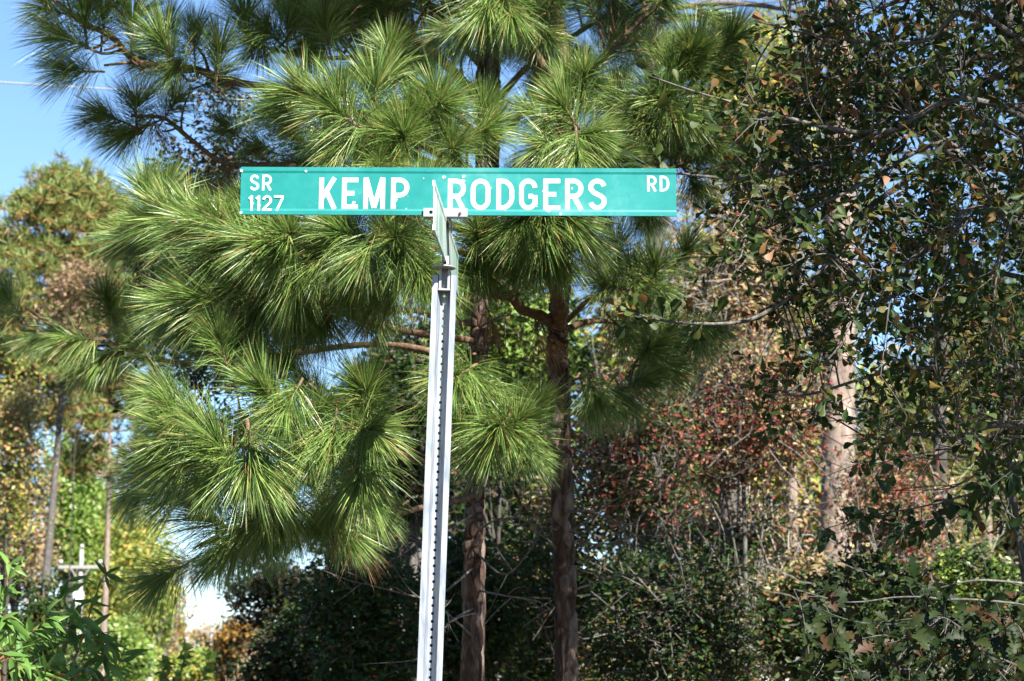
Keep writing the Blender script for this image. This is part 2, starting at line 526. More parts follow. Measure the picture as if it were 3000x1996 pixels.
# the perforated web strip
ang = hole_angles(.0062, hole_pitch / 2)
seg = len(ang)
for k in range(nh + 1):
    s0, s1 = k * hole_pitch, (k + 1) * hole_pitch
    if k == nh:
        s1 = post_len
    cs = s0 + hole_pitch / 2
    for off in (0, TK):
        yv = .036 + off
        if k == nh:
            pm.add([on_post(-.0062, yv, s0), on_post(.0062, yv, s0), on_post(.0062, yv, s1), on_post(-.0062, yv, s1)], [[0, 1, 2, 3]])
            continue
        inner = [on_post(hole_r * math.cos(q), yv, cs - hole_r * math.sin(q)) for q in ang]
        outer = []
        for q in ang:
            cx, sy = math.cos(q), math.sin(q)
            e = min(.0062 / max(abs(cx), 1e-6), (hole_pitch / 2) / max(abs(sy), 1e-6))
            outer.append((e * cx, e * sy))
        outer = [on_post(u, yv, cs - w) for u, w in outer]
        V = inner + outer
        Fq = [[i, (i + 1) % seg, seg + (i + 1) % seg, seg + i] for i in range(seg)]
        pm.add(V, Fq)
    if k < nh:
        rim = [on_post(hole_r * math.cos(q), .036, cs - hole_r * math.sin(q)) for q in ang] + [on_post(hole_r * math.cos(q), .036 + TK, cs - hole_r * math.sin(q)) for q in ang]
        pm.add(rim, [[i, (i + 1) % seg, seg + (i + 1) % seg, seg + i] for i in range(seg)])
post = pm.build('post', M['steel'], sign)

# the name blade: extruded aluminium, thicker rails along both long edges
bl = P(703, 629, YS); br = P(1982, 634, YS); tl = P(703, 490, YS)
bx = unit(br - bl); bz = unit((tl - bl) - bx * ((tl - bl) @ bx)); by = np.cross(bz, bx)   # by points away from the camera
W, H = np.linalg.norm(br - bl), (tl - bl) @ bz


def on_blade(u, v, w=0.0):
    """u along, v up, w toward the camera"""
    return bl + bx * u + bz * v - by * w


def loft(mb, prof2, fr, u0, u1, m=0):
    n = len(prof2)
    V = [fr(u0, v, w) for v, w in prof2] + [fr(u1, v, w) for v, w in prof2]
    mb.add(V, [[i, (i + 1) % n, n + (i + 1) % n, n + i] for i in range(n)], m=m)


def blade_profile(h):
    f = [(0, .0035), (.013, .0035), (.0205, .0008), (h - .0205, .0008), (h - .013, .0035), (h, .0035)]
    return f + [(v, -w) for v, w in reversed(f)]


def blade_ends(mb, h, fr, u, m=0):
    f = blade_profile(h)
    n = len(f) // 2
    for i in range(n - 1):
        q = [f[i], f[i + 1], f[2 * n - 2 - i], f[2 * n - 1 - i]]
        mb.add([fr(u, v, w) for v, w in q], [[0, 1, 2, 3]], m=m)


nb = MB()
loft(nb, blade_profile(H), on_blade, 0, W)
blade_ends(nb, H, on_blade, 0, 1); blade_ends(nb, H, on_blade, W, 1)
name_blade = nb.build('name_blade', [M['teal'], M['white']], sign)

# lettering, drawn as strokes in a unit box
def arc(cx, cy, rx, ry, a0, a1, n=14):
    t = np.radians(np.linspace(a0, a1, n))
    return [(cx + rx * math.cos(q), cy + ry * math.sin(q)) for q in t]


def glyph(ch, w, h, s):
    """centre lines of the strokes of a letter in a box w x h with stroke s; butt ended"""
    k = s / 2
    x0, x1, y0, y1 = k, w - k, k, h - k
    ym = h * .5
    rr = min((x1 - x0) / 2, h * .24)
    if ch == '1': return [[(w - k, 0), (w - k, h)], [(w - k, h - s * .9), (0, h * .80)]]
    if ch == '2':
        ry = h * .25
        return [[(0, k), (w, k)], [(k * .8, s * .6)] + [(x1 - (x1 - x0) * .12, h * .52)] + arc((x0 + x1) / 2, y1 - ry, (x1 - x0) / 2, ry, -25, 170)]
    if ch == '7': return [[(0, y1), (w, y1)], [(x1 + k * .3, h - s), (w * .30, 0)]]
    if ch == 'K': return [[(k, 0), (k, h)], [(s * .7, h * .36), (w - k * 1.15, h)], [(w * .42, h * .56), (w - k * 1.05, 0)]]
    if ch == 'E': return [[(k, 0), (k, h)], [(s, y0), (w, y0)], [(s, y1), (w, y1)], [(s, ym), (w * .76, ym)]]
    if ch == 'M': return [[(k, 0), (k, h)], [(w - k, 0), (w - k, h)], [(k * 1.1, h), (w / 2, h * .04)], [(w - k * 1.1, h), (w / 2, h * .04)]]
    if ch in 'PR':
        yb = h * .44
        r2 = (y1 - yb) / 2
        cx = w - k - r2 * .95
        st = [[(k, 0), (k, h)], [(s, y1), (cx, y1)] + arc(cx, (y1 + yb) / 2, r2 * .95, r2, 85, -85) + [(cx, yb), (s, yb)]]
        if ch == 'R': st.append([(w * .52, yb - k * .6), (w - k * .95, 0)])
        return st
    if ch == 'O':
        r = rr
        return [[(x0, y0 + r * 1.1)] + [(x0, y1 - r * 1.1)] + arc((x0 + x1) / 2, y1 - r * 1.1, (x1 - x0) / 2, r * 1.1, 170, 10) + [(x1, y1 - r * 1.1), (x1, y0 + r * 1.1)] + arc((x0 + x1) / 2, y0 + r * 1.1, (x1 - x0) / 2, r * 1.1, -10, -170) + [(x0, y0 + r * 1.1)]]
    if ch == 'D':
        r = (x1 - x0) * .75
        return [[(k, 0), (k, h)], [(s, y1), (x1 - r, y1)] + arc(x1 - r, y1 - r * 1.1, r, r * 1.1, 80, 0) + arc(x1 - r, y0 + r * 1.1, r, r * 1.1, 0, -80) + [(x1 - r, y0), (s, y0)]]
    if ch == 'G':
        r = rr
        cx = (x0 + x1) / 2
        return [arc(cx, y1 - r * 1.1, (x1 - x0) / 2, r * 1.1, 5, 175) + [(x0, y1 - r * 1.1), (x0, y0 + r * 1.1)] + arc(cx, y0 + r * 1.1, (x1 - x0) / 2, r * 1.1, 185, 340), [(x1, y0 + r * .45), (x1, h * .47)], [(w * .52, h * .44), (x1 - k * .9, h * .44)]]
    if ch == 'S':
        cx, rx, ry = (x0 + x1) / 2, (x1 - x0) / 2, (h - s) * .25
        top = arc(cx, y1 - ry, rx, ry, 15, 190, 16)
        bot = arc(cx, y0 + ry, rx, ry, 20, -165, 16)
        return [top + [(cx - rx * .55, ym + ry * .28), (cx + rx * .55, ym - ry * .28)] + bot]
    return []


def stroke(mb, pts, s, fr, w):
    p = np.asarray(pts, float)
    keep = [0] + [i for i in range(1, len(p)) if np.linalg.norm(p[i] - p[i - 1]) > 1e-5]
    p = p[keep]
    d = np.diff(p, axis=0)
    d /= np.linalg.norm(d, axis=1)[:, None]
    t = np.vstack([d[:1], d[:-1] + d[1:], d[-1:]])
    t /= np.linalg.norm(t, axis=1)[:, None]
    nn = np.stack([-t[:, 1], t[:, 0]], -1)
    c = np.concatenate([[1], (d[:-1] * t[1:-1]).sum(1), [1]])
    nn = nn / np.maximum(c, .6)[:, None]
    a, b2 = p + nn * s / 2, p - nn * s / 2
    V = [fr(x, y, w) for x, y in a] + [fr(x, y, w) for x, y in b2]
    n = len(p)
    mb.add(V, [[i, n + i, n + i + 1, i + 1] for i in range(n - 1)])


def letter(ch, px0, px1, py0, py1, s, lift):
    # pixel box -> blade coordinates
    ppm = 1279 / W
    u0, w_ = (px0 - 703) / ppm, (px1 - px0) / ppm
    base = 629 + 5 * (px0 - 703) / 1279
    v0, h_ = (base - py1) / ppm, (py1 - py0) / ppm
    mb = MB()
    for i, st in enumerate(glyph(ch, w_, h_, s)):
        pts = np.array(st)
        stroke(mb, pts, s, lambda x, y, q: on_blade(u0 + x, v0 + y, q), lift + .00012 * i)
    mb.build('letter', M['white'], name_blade)


BS, SS = .0148, .0072
LF = .0012
letter('S', 730, 757, 509, 556, SS, LF); letter('R', 766, 794, 509, 556, SS, LF)
letter('1', 728, 740, 572, 618, SS, LF + .0024); letter('1', 749, 761, 572, 618, SS, LF + .0024); letter('2', 768, 796, 572, 618, SS, LF + .0024); letter('7', 802, 830, 572, 618, SS, LF + .0024)
for ch, a, b2 in (('K', 934, 986), ('E', 1001, 1048), ('M', 1064, 1127), ('P', 1145, 1198)):
    letter(ch, a, b2, 518, 612, BS, LF)
for ch, a, b2 in (('R', 1312, 1364), ('O', 1379, 1436), ('D', 1454, 1506), ('G', 1521, 1574), ('E', 1592, 1641), ('R', 1656, 1709), ('S', 1724, 1777)):
    letter(ch, a, b2, 521, 615, BS, LF)
letter('R', 1897, 1924, 512, 559, SS, LF); letter('D', 1934, 1961, 512, 559, SS, LF)
# flaked spots where the sheeting has gone
rg = np.random.default_rng(5)
ch_ = MB()
for (cx, cy, r) in ((1035, 594, 6), (1300, 516, 5), (1301, 516, 3), (1357, 514, 5), (1356, 527, 6), (1430, 543, 5), (1434, 551, 5), (1606, 617, 7), (1643, 628, 4), (738, 596, 5), (760, 603, 3), (1160, 586, 5), (893, 498, 4), (705, 498, 4), (706, 624, 5), (1676, 550, 3), (1592, 559, 3), (1573, 605, 2), (1190, 612, 2), (1480, 618, 2), (1240, 520, 2)):
    ppm = 1279 / W
    n = 9
    a = np.linspace(0, 2 * np.pi, n, endpoint=False)
    rad = r / ppm * rg.uniform(.55, 1.2, n)
    u, v = (cx - 703) / ppm, (629 + 5 * (cx - 703) / 1279 - cy) / ppm
    rail = v < .021 or v > H - .021
    w = .0039 if rail else .0018
    V = [on_blade(u, v, w)] + [on_blade(u + q * math.cos(t), v + q * math.sin(t), w) for q, t in zip(rad, a)]
    ch_.add(V, None, [[0, 1 + i, 1 + (i + 1) % n] for i in range(n)])
ch_.build('flaked_spots', M['white'], name_blade)

# the crossing blade, seen nearly end on
n0 = P(1270.5, 601, 5.82); f0 = P(1341.5, 809, 7.14)
cx_ = unit(f0 - n0)
cz = unit(np.array([0, 0, 1.0]) - cx_ * cx_[2])
cyv = np.cross(cz, cx_)
CH = .1524


def on_cross(u, v, w=0.0):
    return n0 + cx_ * u + cz * (v - CH / 2) + cyv * w


CW = np.linalg.norm(f0 - n0)
cb = MB()
loft(cb, blade_profile(CH), on_cross, 0, CW)
blade_ends(cb, CH, on_cross, 0, 1); blade_ends(cb, CH, on_cross, CW, 1)
cross_blade = cb.build('cross_blade', [M['glare_streak'], M['white']], sign)
cross_blade['label'] = 'pale green crossing blade with oxidised, sun-glared streaks seen nearly edge on'
# the bolted cross bracket between the blades
kb = MB()
ppm = 1279 / W
u0, u1 = (1241 - 703) / ppm, (1370 - 703) / ppm
uc = (1309 - 703) / ppm


def frame_box(mb, lo, hi, m=0):
    mb.box(lo, hi, lambda V: np.array([on_blade(v[0], v[1], v[2]) for v in V]), m)


# front plate with a real bolt hole near its left end
def holed_plate(mb, u0, u1, v0, v1, w, holes, r):
    q = hole_angles(.012, (v1 - v0) / 2)
    seg = len(q)
    edges = sorted([u0, u1] + [h - .012 for h in holes] + [h + .012 for h in holes])
    for a, b3 in zip(edges[:-1], edges[1:]):
        hc = [h for h in holes if abs((a + b3) / 2 - h) < .006]
        for ww in w:
            if not hc:
                mb.add([on_blade(a, v0, ww), on_blade(b3, v0, ww), on_blade(b3, v1, ww), on_blade(a, v1, ww)], [[0, 1, 2, 3]])
            else:
                vc = (v0 + v1) / 2
                hw, hh = (b3 - a) / 2, (v1 - v0) / 2
                inn = [on_blade(hc[0] + r * math.cos(t), vc + r * math.sin(t), ww) for t in q]
                ou = []
                for t in q:
                    e = min(hw / max(abs(math.cos(t)), 1e-6), hh / max(abs(math.sin(t)), 1e-6))
                    ou.append(on_blade(hc[0] + e * math.cos(t), vc + e * math.sin(t), ww))
                mb.add(inn + ou, [[i, (i + 1) % seg, seg + (i + 1) % seg, seg + i] for i in range(seg)])
        if hc:
            vc = (v0 + v1) / 2
            rim = [on_blade(hc[0] + r * math.cos(t), vc + r * math.sin(t), ww) for ww in w for t in q]
            mb.add(rim, [[i, (i + 1) % seg, seg + (i + 1) % seg, seg + i] for i in range(seg)])
    for va in (v0, v1):
        mb.add([on_blade(u0, va, w[0]), on_blade(u1, va, w[0]), on_blade(u1, va, w[1]), on_blade(u0, va, w[1])], [[0, 1, 2, 3]])
    for ua in (u0, u1):
        mb.add([on_blade(ua, v0, w[0]), on_blade(ua, v1, w[0]), on_blade(ua, v1, w[1]), on_blade(ua, v0, w[1])], [[0, 1, 2, 3]])


holed_plate(kb, u0, u1, -.007, .0215, (.0135, .0095), [(1263 - 703) / ppm], .0062)
frame_box(kb, (u0, -.0068, -.0135), (u1, .0213, -.0095))
frame_box(kb, (u0 + .001, -.0095, -.0092), (u1 - .001, -.0012, .0092))
# saddle that grips the crossing blade from above
for w0, w1 in ((.0095, .0145), (-.0145, -.0095)):
    kb.box((CW * .5 - .055, CH - .030, w0), (CW * .5 + .055, CH + .004, w1), lambda V: np.array([on_cross(v[0], v[1], v[2]) for v in V]))
bracket = kb.build('cross_bracket', M['alu'], sign)
bo = MB()
hc = P(1347.5, 626, YS - .014)
for r, q in ((.0055, 0.0), (.0035, .003)):
    a = np.linspace(0, 2 * np.pi, 7)[:-1]
    ring = [hc + bx * r * math.cos(t) + bz * r * math.sin(t) - by * q for t in a]
    ring2 = [hc + bx * r * math.cos(t) + bz * r * math.sin(t) - by * (q + .003) for t in a]
    bo.add(ring + ring2 + [hc - by * (q + .003)], [[i, (i + 1) % 6, 6 + (i + 1) % 6, 6 + i] for i in range(6)], [[12, 6 + i, 6 + (i + 1) % 6] for i in range(6)])
bo.build('bolt', M['bolt'], bracket)
# post cap: round flange, slotted horn that holds the crossing blade, tongue inside the channel
kc = MB()
cc = P(1300.5, 783, YS + .015)


def lathe(mb, prof_, centre, ax, n=28):
    a_ = unit(np.cross(ax, [0.3, 1, 0.1])); b_ = np.cross(ax, a_)
    q = np.linspace(0, 2 * np.pi, n, endpoint=False)
    V = np.concatenate([[centre + ax * z + a_ * r * math.cos(t) + b_ * r * math.sin(t) for t in q] for r, z in prof_])
    k = len(prof_)
    mb.add(V, [[i * n + j, i * n + (j + 1) % n, (i + 1) * n + (j + 1) % n, (i + 1) * n + j] for i in range(k - 1) for j in range(n)])


lathe(kc, [(.001, -.005), (.036, -.005), (.0395, -.003), (.0395, .0), (.034, .002), (.016, .006), (.001, .006)], cc, axis)
uc2 = (cc - n0) @ cx_
for sgn in (1, -1):           # two horn cheeks, taper upward
    for a0, h0 in ((.030, .0), ):
        b0 = (cc - n0) @ cz + CH / 2 + .004
        V = []
        for ww in (.005, .011):
            V += [on_cross(uc2 - .034, b0, sgn * ww), on_cross(uc2 + .034, b0, sgn * ww), on_cross(uc2 + .020, b0 + .030, sgn * ww), on_cross(uc2 - .020, b0 + .030, sgn * ww)]
        kc.add(V, [[0, 1, 2, 3], [7, 6, 5, 4], [0, 4, 5, 1], [1, 5, 6, 2], [2, 6, 7, 3], [3, 7, 4, 0]])
for x0, x1, ya, yb in ((-.018, -.010, -.004, .026), (.010, .018, -.004, .026), (-.012, .012, .022, .027)):
    V = [on_post(x, y, s) for s in (-.022, .048) for x, y in ((x0, ya), (x1, ya), (x1, yb), (x0, yb))]
    kc.add(V, [[0, 1, 2, 3], [4, 7, 6, 5], [0, 4, 5, 1], [1, 5, 6, 2], [2, 6, 7, 3], [3, 7, 4, 0]])
V = [on_post(x, y, s) for s in (.046, .052) for x, y in ((-.019, -.005), (.019, -.005), (.019, .028), (-.019, .028))]
kc.add(V, [[0, 1, 2, 3], [4, 7, 6, 5], [0, 4, 5, 1], [1, 5, 6, 2], [2, 6, 7, 3], [3, 7, 4, 0]])
cap = kc.build('post_cap', M['alu'], sign)
kd = MB()
for s in (.022, .033):
    c = on_post(0, .0215, s)
    q = np.linspace(0, 2 * np.pi, 13)[:-1]
    V = [c + ax_x * .004 * math.cos(t) + axis * .004 * math.sin(t) for t in q] + [c + ax_x * .004 * math.cos(t) + axis * .004 * math.sin(t) - ax_y * .004 for t in q] + [c - ax_y * .004]
    kd.add(V, [[i, (i + 1) % 12, 12 + (i + 1) % 12, 12 + i] for i in range(12)], [[24, 12 + i, 12 + (i + 1) % 12] for i in range(12)])
kd.build('set_screw', M['alu'], cap)

# ------------------------------------------------------------------ pine needle clusters
def needle_mesh(name, elev, seed, nf=255, Ls=.16, L0=.212, wid=.0021, droop=1.0, mat='needle'):
    """one shoot (origin at its foot, running along +X and rising by elev) with its needles in bundles"""
    rng = np.random.default_rng(seed)
    ax = np.array([math.cos(elev), 0, math.sin(elev)])
    e1 = np.array([0, 1.0, 0]); e2 = np.cross(ax, e1)
    s = np.sqrt(rng.uniform(0.0, 1, nf))
    s[: nf // 4] = rng.uniform(.9, 1, nf // 4)
    ph = rng.uniform(0, 2 * np.pi, nf)
    pa, pb = rng.uniform(0, 2 * np.pi, 2)            # lopsided: some sides carry fewer bundles
    thin = rng.uniform(0, 1, nf) < .45 * (1 + np.cos(ph - pa)) / 2
    ph[thin] = pb + rng.normal(0, .7, thin.sum())
    knots = rng.uniform(0, 2 * np.pi, 14)            # bundles gather in locks
    near = knots[np.argmin(np.abs((ph[:, None] - knots + np.pi) % (2 * np.pi) - np.pi), axis=1)]
    ph = ph + .45 * ((near - ph + np.pi) % (2 * np.pi) - np.pi)
    ang = np.radians(rng.uniform(8, 52, nf) + (1 - s) * rng.uniform(20, 62, nf))
    base = ax[None] * (s * Ls)[:, None]
    rad = np.cos(ph)[:, None] * e1 + np.sin(ph)[:, None] * e2
    d = np.cos(ang)[:, None] * ax + np.sin(ang)[:, None] * rad
    Lf = L0 * rng.uniform(.72, 1.12, nf)
    base = np.repeat(base, 2, 0); d = np.repeat(d, 2, 0); Lf = np.repeat(Lf, 2); sr = np.repeat(s, 2)
    n = len(d)
    d = unit(d + rng.normal(0, .055, (n, 3)))
    Lf = Lf * rng.uniform(.9, 1.05, n)
    hz = np.sqrt(np.maximum(0, 1 - d[:, 2] ** 2))
    kd = droop * rng.uniform(.10, .48, n) * (1.3 - .75 * sr) * hz
    side = unit(np.cross(d, rng.normal(0, 1, (n, 3))))
    bend = rng.normal(0, .035, n)
    mb = MB()
    ts = np.array([0, .35, .7, 1.0])
    ws = np.array([.7, 1.0, .85, .0])
    rows = []
    for t, w in zip(ts, ws):
        c = base + d * (Lf * t)[:, None] + np.array([0, 0, -1.0]) * (kd * Lf * t * t)[:, None] + side * (bend * Lf * t * t)[:, None]
        if w > 0:
            rows += [c + side * wid * w / 2, c - side * wid * w / 2]
        else:
            rows += [c]
    V = np.stack(rows, 1)                     # n x 7 x 3
    off = (np.arange(n) * 7)[:, None]
    F4 = np.concatenate([off + np.array([[0, 1, 3, 2]]), off + np.array([[2, 3, 5, 4]])])
    F3 = off + np.array([[4, 5, 6]])
    mb.add(V.reshape(-1, 3), F4, F3, 0)
    # scaly shoot
    t = np.linspace(0, 1, 12)
    mb.tube(ax[None] * (t * Ls)[:, None] + rng.normal(0, .0015, (12, 3)), .0055 - .002 * t + rng.uniform(-.001, .001, 12), 6, 1)
    return mb.mesh(name, [M[mat], M['pine_twig']])


ELEV = [-60, -30, -5, 20, 45, 75]
CL = {e: [needle_mesh('needle_cluster', R(e), 100 + 10 * i + k) for k in range(5)] for i, e in enumerate(ELEV)}
LSH = .16
DRY = [needle_mesh('dry_needle_cluster', R(-60), 400 + k, nf=70, mat='dry_needle', droop=1.6) for k in range(3)]


def cluster(branch_obj, tip, d, scale, rng):
    d = unit(d)
    el = math.degrees(math.asin(np.clip(d[2], -1, 1)))
    e = min(ELEV, key=lambda q: abs(q - el))
    az = math.atan2(d[1], d[0])
    o = bpy.data.objects.new('needle_cluster', CL[e][rng.integers(0, 5)])
    dd = np.array([math.cos(R(e)) * math.cos(az), math.cos(R(e)) * math.sin(az), math.sin(R(e))])
    base = np.asarray(tip) - dd * LSH * scale
    o.location = base
    o.rotation_euler = (rng.uniform(-.12, .12), rng.uniform(-.12, .12), az)
    o.scale = tuple(scale * rng.uniform(.9, 1.1, 3))
    o.parent = branch_obj
    link(o)
    return base, dd


def img_dir(phi, toward):
    c = math.sqrt(max(0, 1 - toward * toward))
    return (math.cos(R(phi)) * RIGHT + math.sin(R(phi)) * UP) * c - FWD * toward


def pine_branch(tree, ctrl, r0, r1, heroes, nfill, rng, sc_=(.8, 1.05), t0=.35, ymin=7.0, spread=.34, mat='pine_twig', reject=None, shade=False):
    """a limb through ctrl, clusters named by hand (px, py, Y, image angle, turn to the camera, size), and nfill more on side twigs"""
    n = 30
    pts = wobble(curve(ctrl, n), .012, rng)
    pts[0] = ctrl[0]
    rad = np.linspace(r0, r1, n) * rng.uniform(.92, 1.08, n)
    mb = MB()
    mb.tube(pts, rad, 8)
    todo = []
    for h in heroes:
        px, py, Y, phi, tow, s = h
        todo.append((P(px, py, Y), img_dir(phi, tow), s))
    for _ in range(nfill * 4):
        if len(todo) >= len(heroes) + nfill:
            break
        t = rng.uniform(t0, 1.0)
        i = int(t * (n - 1))
        tan = unit(pts[min(i + 1, n - 1)] - pts[max(i - 1, 0)])
        d = unit(tan * rng.uniform(.2, 1.0) + rng.normal(0, .6, 3) + np.array([0, 0, .35]))
        tip = pts[i] + d * rng.uniform(.12, spread) + np.array([0, 0, rng.uniform(-.05, .12)])
        if tip[1] < ymin or (reject and reject(PX(tip))):
            continue
        todo.append((tip, d, rng.uniform(*sc_)))
    bo = []
    for tip, d, s in todo:
        d = unit(d)
        base = tip - d * LSH * s
        # attach to the limb: nearest point, a little toward the trunk
        k = int(np.argmin(np.linalg.norm(pts - base, axis=1)))
        k = max(0, k - 2)
        a = pts[k]
        L = np.linalg.norm(base - a)
        mid = a * .45 + base * .55 - d * L * .25
        q = np.linspace(0, 1, 9)[:, None]
        tw = (1 - q) ** 2 * a + 2 * q * (1 - q) * mid + q * q * base
        rr = max(.0045, min(rad[k] * .55, .010))
        mb.tube(tw, np.linspace(rr, .005 * s, 9), 6)
        bo.append((tip, d, s))
    ob = mb.build('branch', M[mat], tree, smooth=True)
    for tip, d, s in bo:
        cluster(ob, tip, d, s, rng)
    return ob


def bark_trunk(tree, ctrl, r0, r1, seed, sides=72, dz=.008, mat='pine_bark', amp=.014, pw=.034, phh=.085):
    """trunk with furrowed bark: plates stand proud of the furrows"""
    rng = np.random.default_rng(seed)
    c = np.asarray(ctrl, float)
    L = np.linalg.norm(np.diff(c, axis=0), axis=1).sum()
    n = int(L / dz)
    pts = curve(c, n)
    rad = np.linspace(r0, r1, n)
    th = np.linspace(0, 2 * np.pi, sides, endpoint=False)
    s = np.linspace(0, L, n)
    rm = (r0 + r1) / 2
    # plate centres
    nc = int(2 * np.pi * rm * L / (pw * phh))
    cu = rng.uniform(0, 2 * np.pi, nc); cs = rng.uniform(-.05, L + .05, nc); cr = rng.uniform(0, 1, nc)
    disp = np.zeros((n, sides)); plate = np.zeros((n, sides))
    order = np.argsort(cs); cu, cs, cr = cu[order], cs[order], cr[order]
    wob = np.sin(th[None] * 5 + s[:, None] * 40) * .25 + rng.normal(0, .06, (n, sides))
    for i in range(n):
        lo, hi = np.searchsorted(cs, [s[i] - 2.6 * phh, s[i] + 2.6 * phh])
        du = (th[:, None] - cu[None, lo:hi] + np.pi) % (2 * np.pi) - np.pi
        D = np.hypot(du * rm / pw, (s[i] - cs[None, lo:hi]) / phh)
        if D.shape[1] < 2:
            continue
        k = np.argpartition(D, 1, axis=1)[:, :2]
        d2 = np.take_along_axis(D, k, 1)
        e = (d2[:, 1] - d2[:, 0]) + wob[i] * .12
        disp[i] = np.clip(e / .35, 0, 1) ** .6 * (.75 + .5 * cr[lo:hi][k[:, 0]])
        plate[i] = cr[lo:hi][k[:, 0]]
    t = unit(np.gradient(pts, axis=0))
    a = unit(np.cross(t, [0.1, 1, 0.05])); b_ = np.cross(t, a)
    rr = rad[:, None] + amp * (disp - .8) * (rad[:, None] / rm) + rng.normal(0, .0006, (n, sides))
    V = pts[:, None] + rr[..., None] * (np.cos(th)[None, :, None] * a[:, None] + np.sin(th)[None, :, None] * b_[:, None])
    i = np.arange(n - 1)[:, None] * sides; j = np.arange(sides)[None]; k = (j + 1) % sides
    mb = MB()
    mb.add(V.reshape(-1, 3), np.stack([i + j, i + k, i + sides + k, i + sides + j], -1).reshape(-1, 4))
    o = mb.build('trunk', M[mat], tree, smooth=True)
    at = o.data.attributes.new('plate', 'FLOAT', 'POINT')
    at.data.foreach_set('value', plate.astype(np.float32).ravel())
    return o


def dead_twig(tree, ctrl, r0, r1, rng, nside=4, mat='dead_twig', side_len=.25):
    pts = wobble(curve(ctrl, 18), .010, rng)
    mb = MB()
    mb.tube(pts, np.linspace(r0, r1, 18), 6)
    for _ in range(nside):
        i = rng.integers(5, 17)
        tan = unit(pts[min(i + 1, 17)] - pts[i - 1])
        d = unit(tan * .6 + rng.normal(0, .6, 3))
        L = rng.uniform(.3, 1) * side_len
        q = np.linspace(0, 1, 8)[:, None]
        w = wobble(pts[i] + d * L * q + np.array([0, 0, -.12]) * L * q * q, .006, rng)
        mb.tube(w, np.linspace(r0 * .5, .0012, 8), 5)
    return mb.build('dead_branch', M[mat], tree, smooth=True)


SUNNY = [(6.4, [(640, 440), (2060, 440), (2060, 680), (1420, 700), (1400, 2100), (1180, 2100), (1180, 700), (640, 680)]),
         (7.4, [(720, 130), (1500, 120), (1780, 220), (1800, 520), (720, 520)]),
         (7.4, [(400, 560), (1700, 560), (1700, 800), (1250, 880), (560, 1010), (420, 960)]),
         (7.4, [(330, 1080), (620, 1060), (760, 990), (1100, 1000), (1640, 1060), (1640, 1460), (1250, 1560), (900, 1640), (520, 1600)])]


def keeps_sun(c):
    """True where foliage at c leaves the sunlit boughs and the sign in the sun"""
    for Y, poly in SUNNY:
        s = c - SUN * ((Y - c[1]) / -SUN[1])
        if s[2] < c[2] and poly_in(PX(s), poly):
            return False
    return True


def poly_in(q, poly):
    x, y = q
    c = False
    for (x0, y0), (x1, y1) in zip(poly, poly[1:] + poly[:1]):
        if (y0 > y) != (y1 > y) and x < (x1 - x0) * (y - y0) / (y1 - y0) + x0:
            c = not c
    return c


def upper_crown(tree, centre, radii, n, seed):
    """the part of the crown above the picture, which shades what stands behind"""
    rng = np.random.default_rng(seed)
    mb = MB()
    m = 0
    for _ in range(n * 6):
        if m >= n:
            break
        u = rand_dirs(rng, 1)[0] * rng.uniform(.1, 1) ** .5
        c = np.asarray(centre) + u * np.asarray(radii)
        if PX(c)[1] > -110 or not keeps_sun(c):
            continue
        m += 1
        k = 80
        d = rand_dirs(rng, k, .25)
        s = unit(np.cross(d, rng.normal(0, 1, (k, 3))))
        L = .27 * rng.uniform(.8, 1.1, (k, 1))
        V = np.stack([c + s * .006, c + d * L, c - s * .006], 1)
        mb.add(V.reshape(-1, 3), None, np.arange(3 * k).reshape(-1, 3), 0)
        a = np.array([tree.location[0], tree.location[1], c[2] - .35])
        mb.tube(curve([a, (a + c) / 2 + [0, 0, .05], c], 6), np.linspace(.014, .005, 6), 5, 1)
    o = mb.build('crown', [M['needle'], M['pine_twig']], tree)
    o['kind'] = 'stuff'
    return o


# ---- first pine: reddish trunk to the right of the post
rng = np.random.default_rng(11)
YA = 8.6
tA = [P(1664, 1996, YA) * [1, 1, 0] + [.015, 0, -.1], P(1660, 1996, YA), P(1648, 1500, YA), P(1638, 1150, YA), P(1633, 960, YA), P(1648, 780, YA), P(1650, 520, YA), P(1654, 270, YA)]
pineA = empty('pine_tree', (tA[0][0], tA[0][1], 0))
tag(pineA, 'young pine with reddish forked trunk behind the RODGERS half of the sign', 'pine tree', 'young pines behind the sign')
bark_trunk(pineA, tA, .049, .040, 31, dz=.006)
top = [P(1654, 285, YA), P(1658, 200, YA + .02), P(1640, 80, YA), P(1625, -60, YA), P(1610, -500, YA), P(1620, -1300, YA)]
mb = MB(); mb.tube(wobble(curve(top, 26), .006, rng), np.linspace(.030, .012, 26), 10); mb.build('leader', M['pine_twig'], pineA, smooth=True)
pine_branch(pineA, [P(1645, 650, YA), P(1500, 560, 8.3), P(1330, 500, 7.9), P(1180, 440, 7.65), P(1065, 388, 7.5)], .020, .009,
            [(1092, 255, 7.45, 92, .15, 1.05), (1289, 288, 7.6, 95, .1, 1.05), (898, 255, 7.35, 142, .25, 1.15), (1431, 383, 7.6, 30, .3, .95),
             (975, 330, 7.25, 165, .5, 1.0), (1180, 400, 7.3, 100, .75, 1.0), (1010, 420, 7.4, 200, .5, .9), (1330, 440, 7.5, 60, .8, .85), (840, 330, 7.5, 160, .35, .95), (1230, 350, 7.75, 85, .3, .9)], 14, rng, t0=.4, spread=.42)
pine_branch(pineA, [P(1650, 640, YA), P(1665, 540, 8.2), P(1690, 450, 7.8), P(1682, 380, 7.6)], .014, .008,
            [(1656, 312, 7.5, 112, .2, 1.05), (1720, 400, 7.5, 10, .7, .95), (1600, 420, 7.45, 190, .6, .95), (1690, 450, 7.3, 270, .75, .9), (1555, 330, 7.9, 150, .2, .8), (1800, 470, 7.7, -20, .5, .85)], 5, rng, spread=.3)
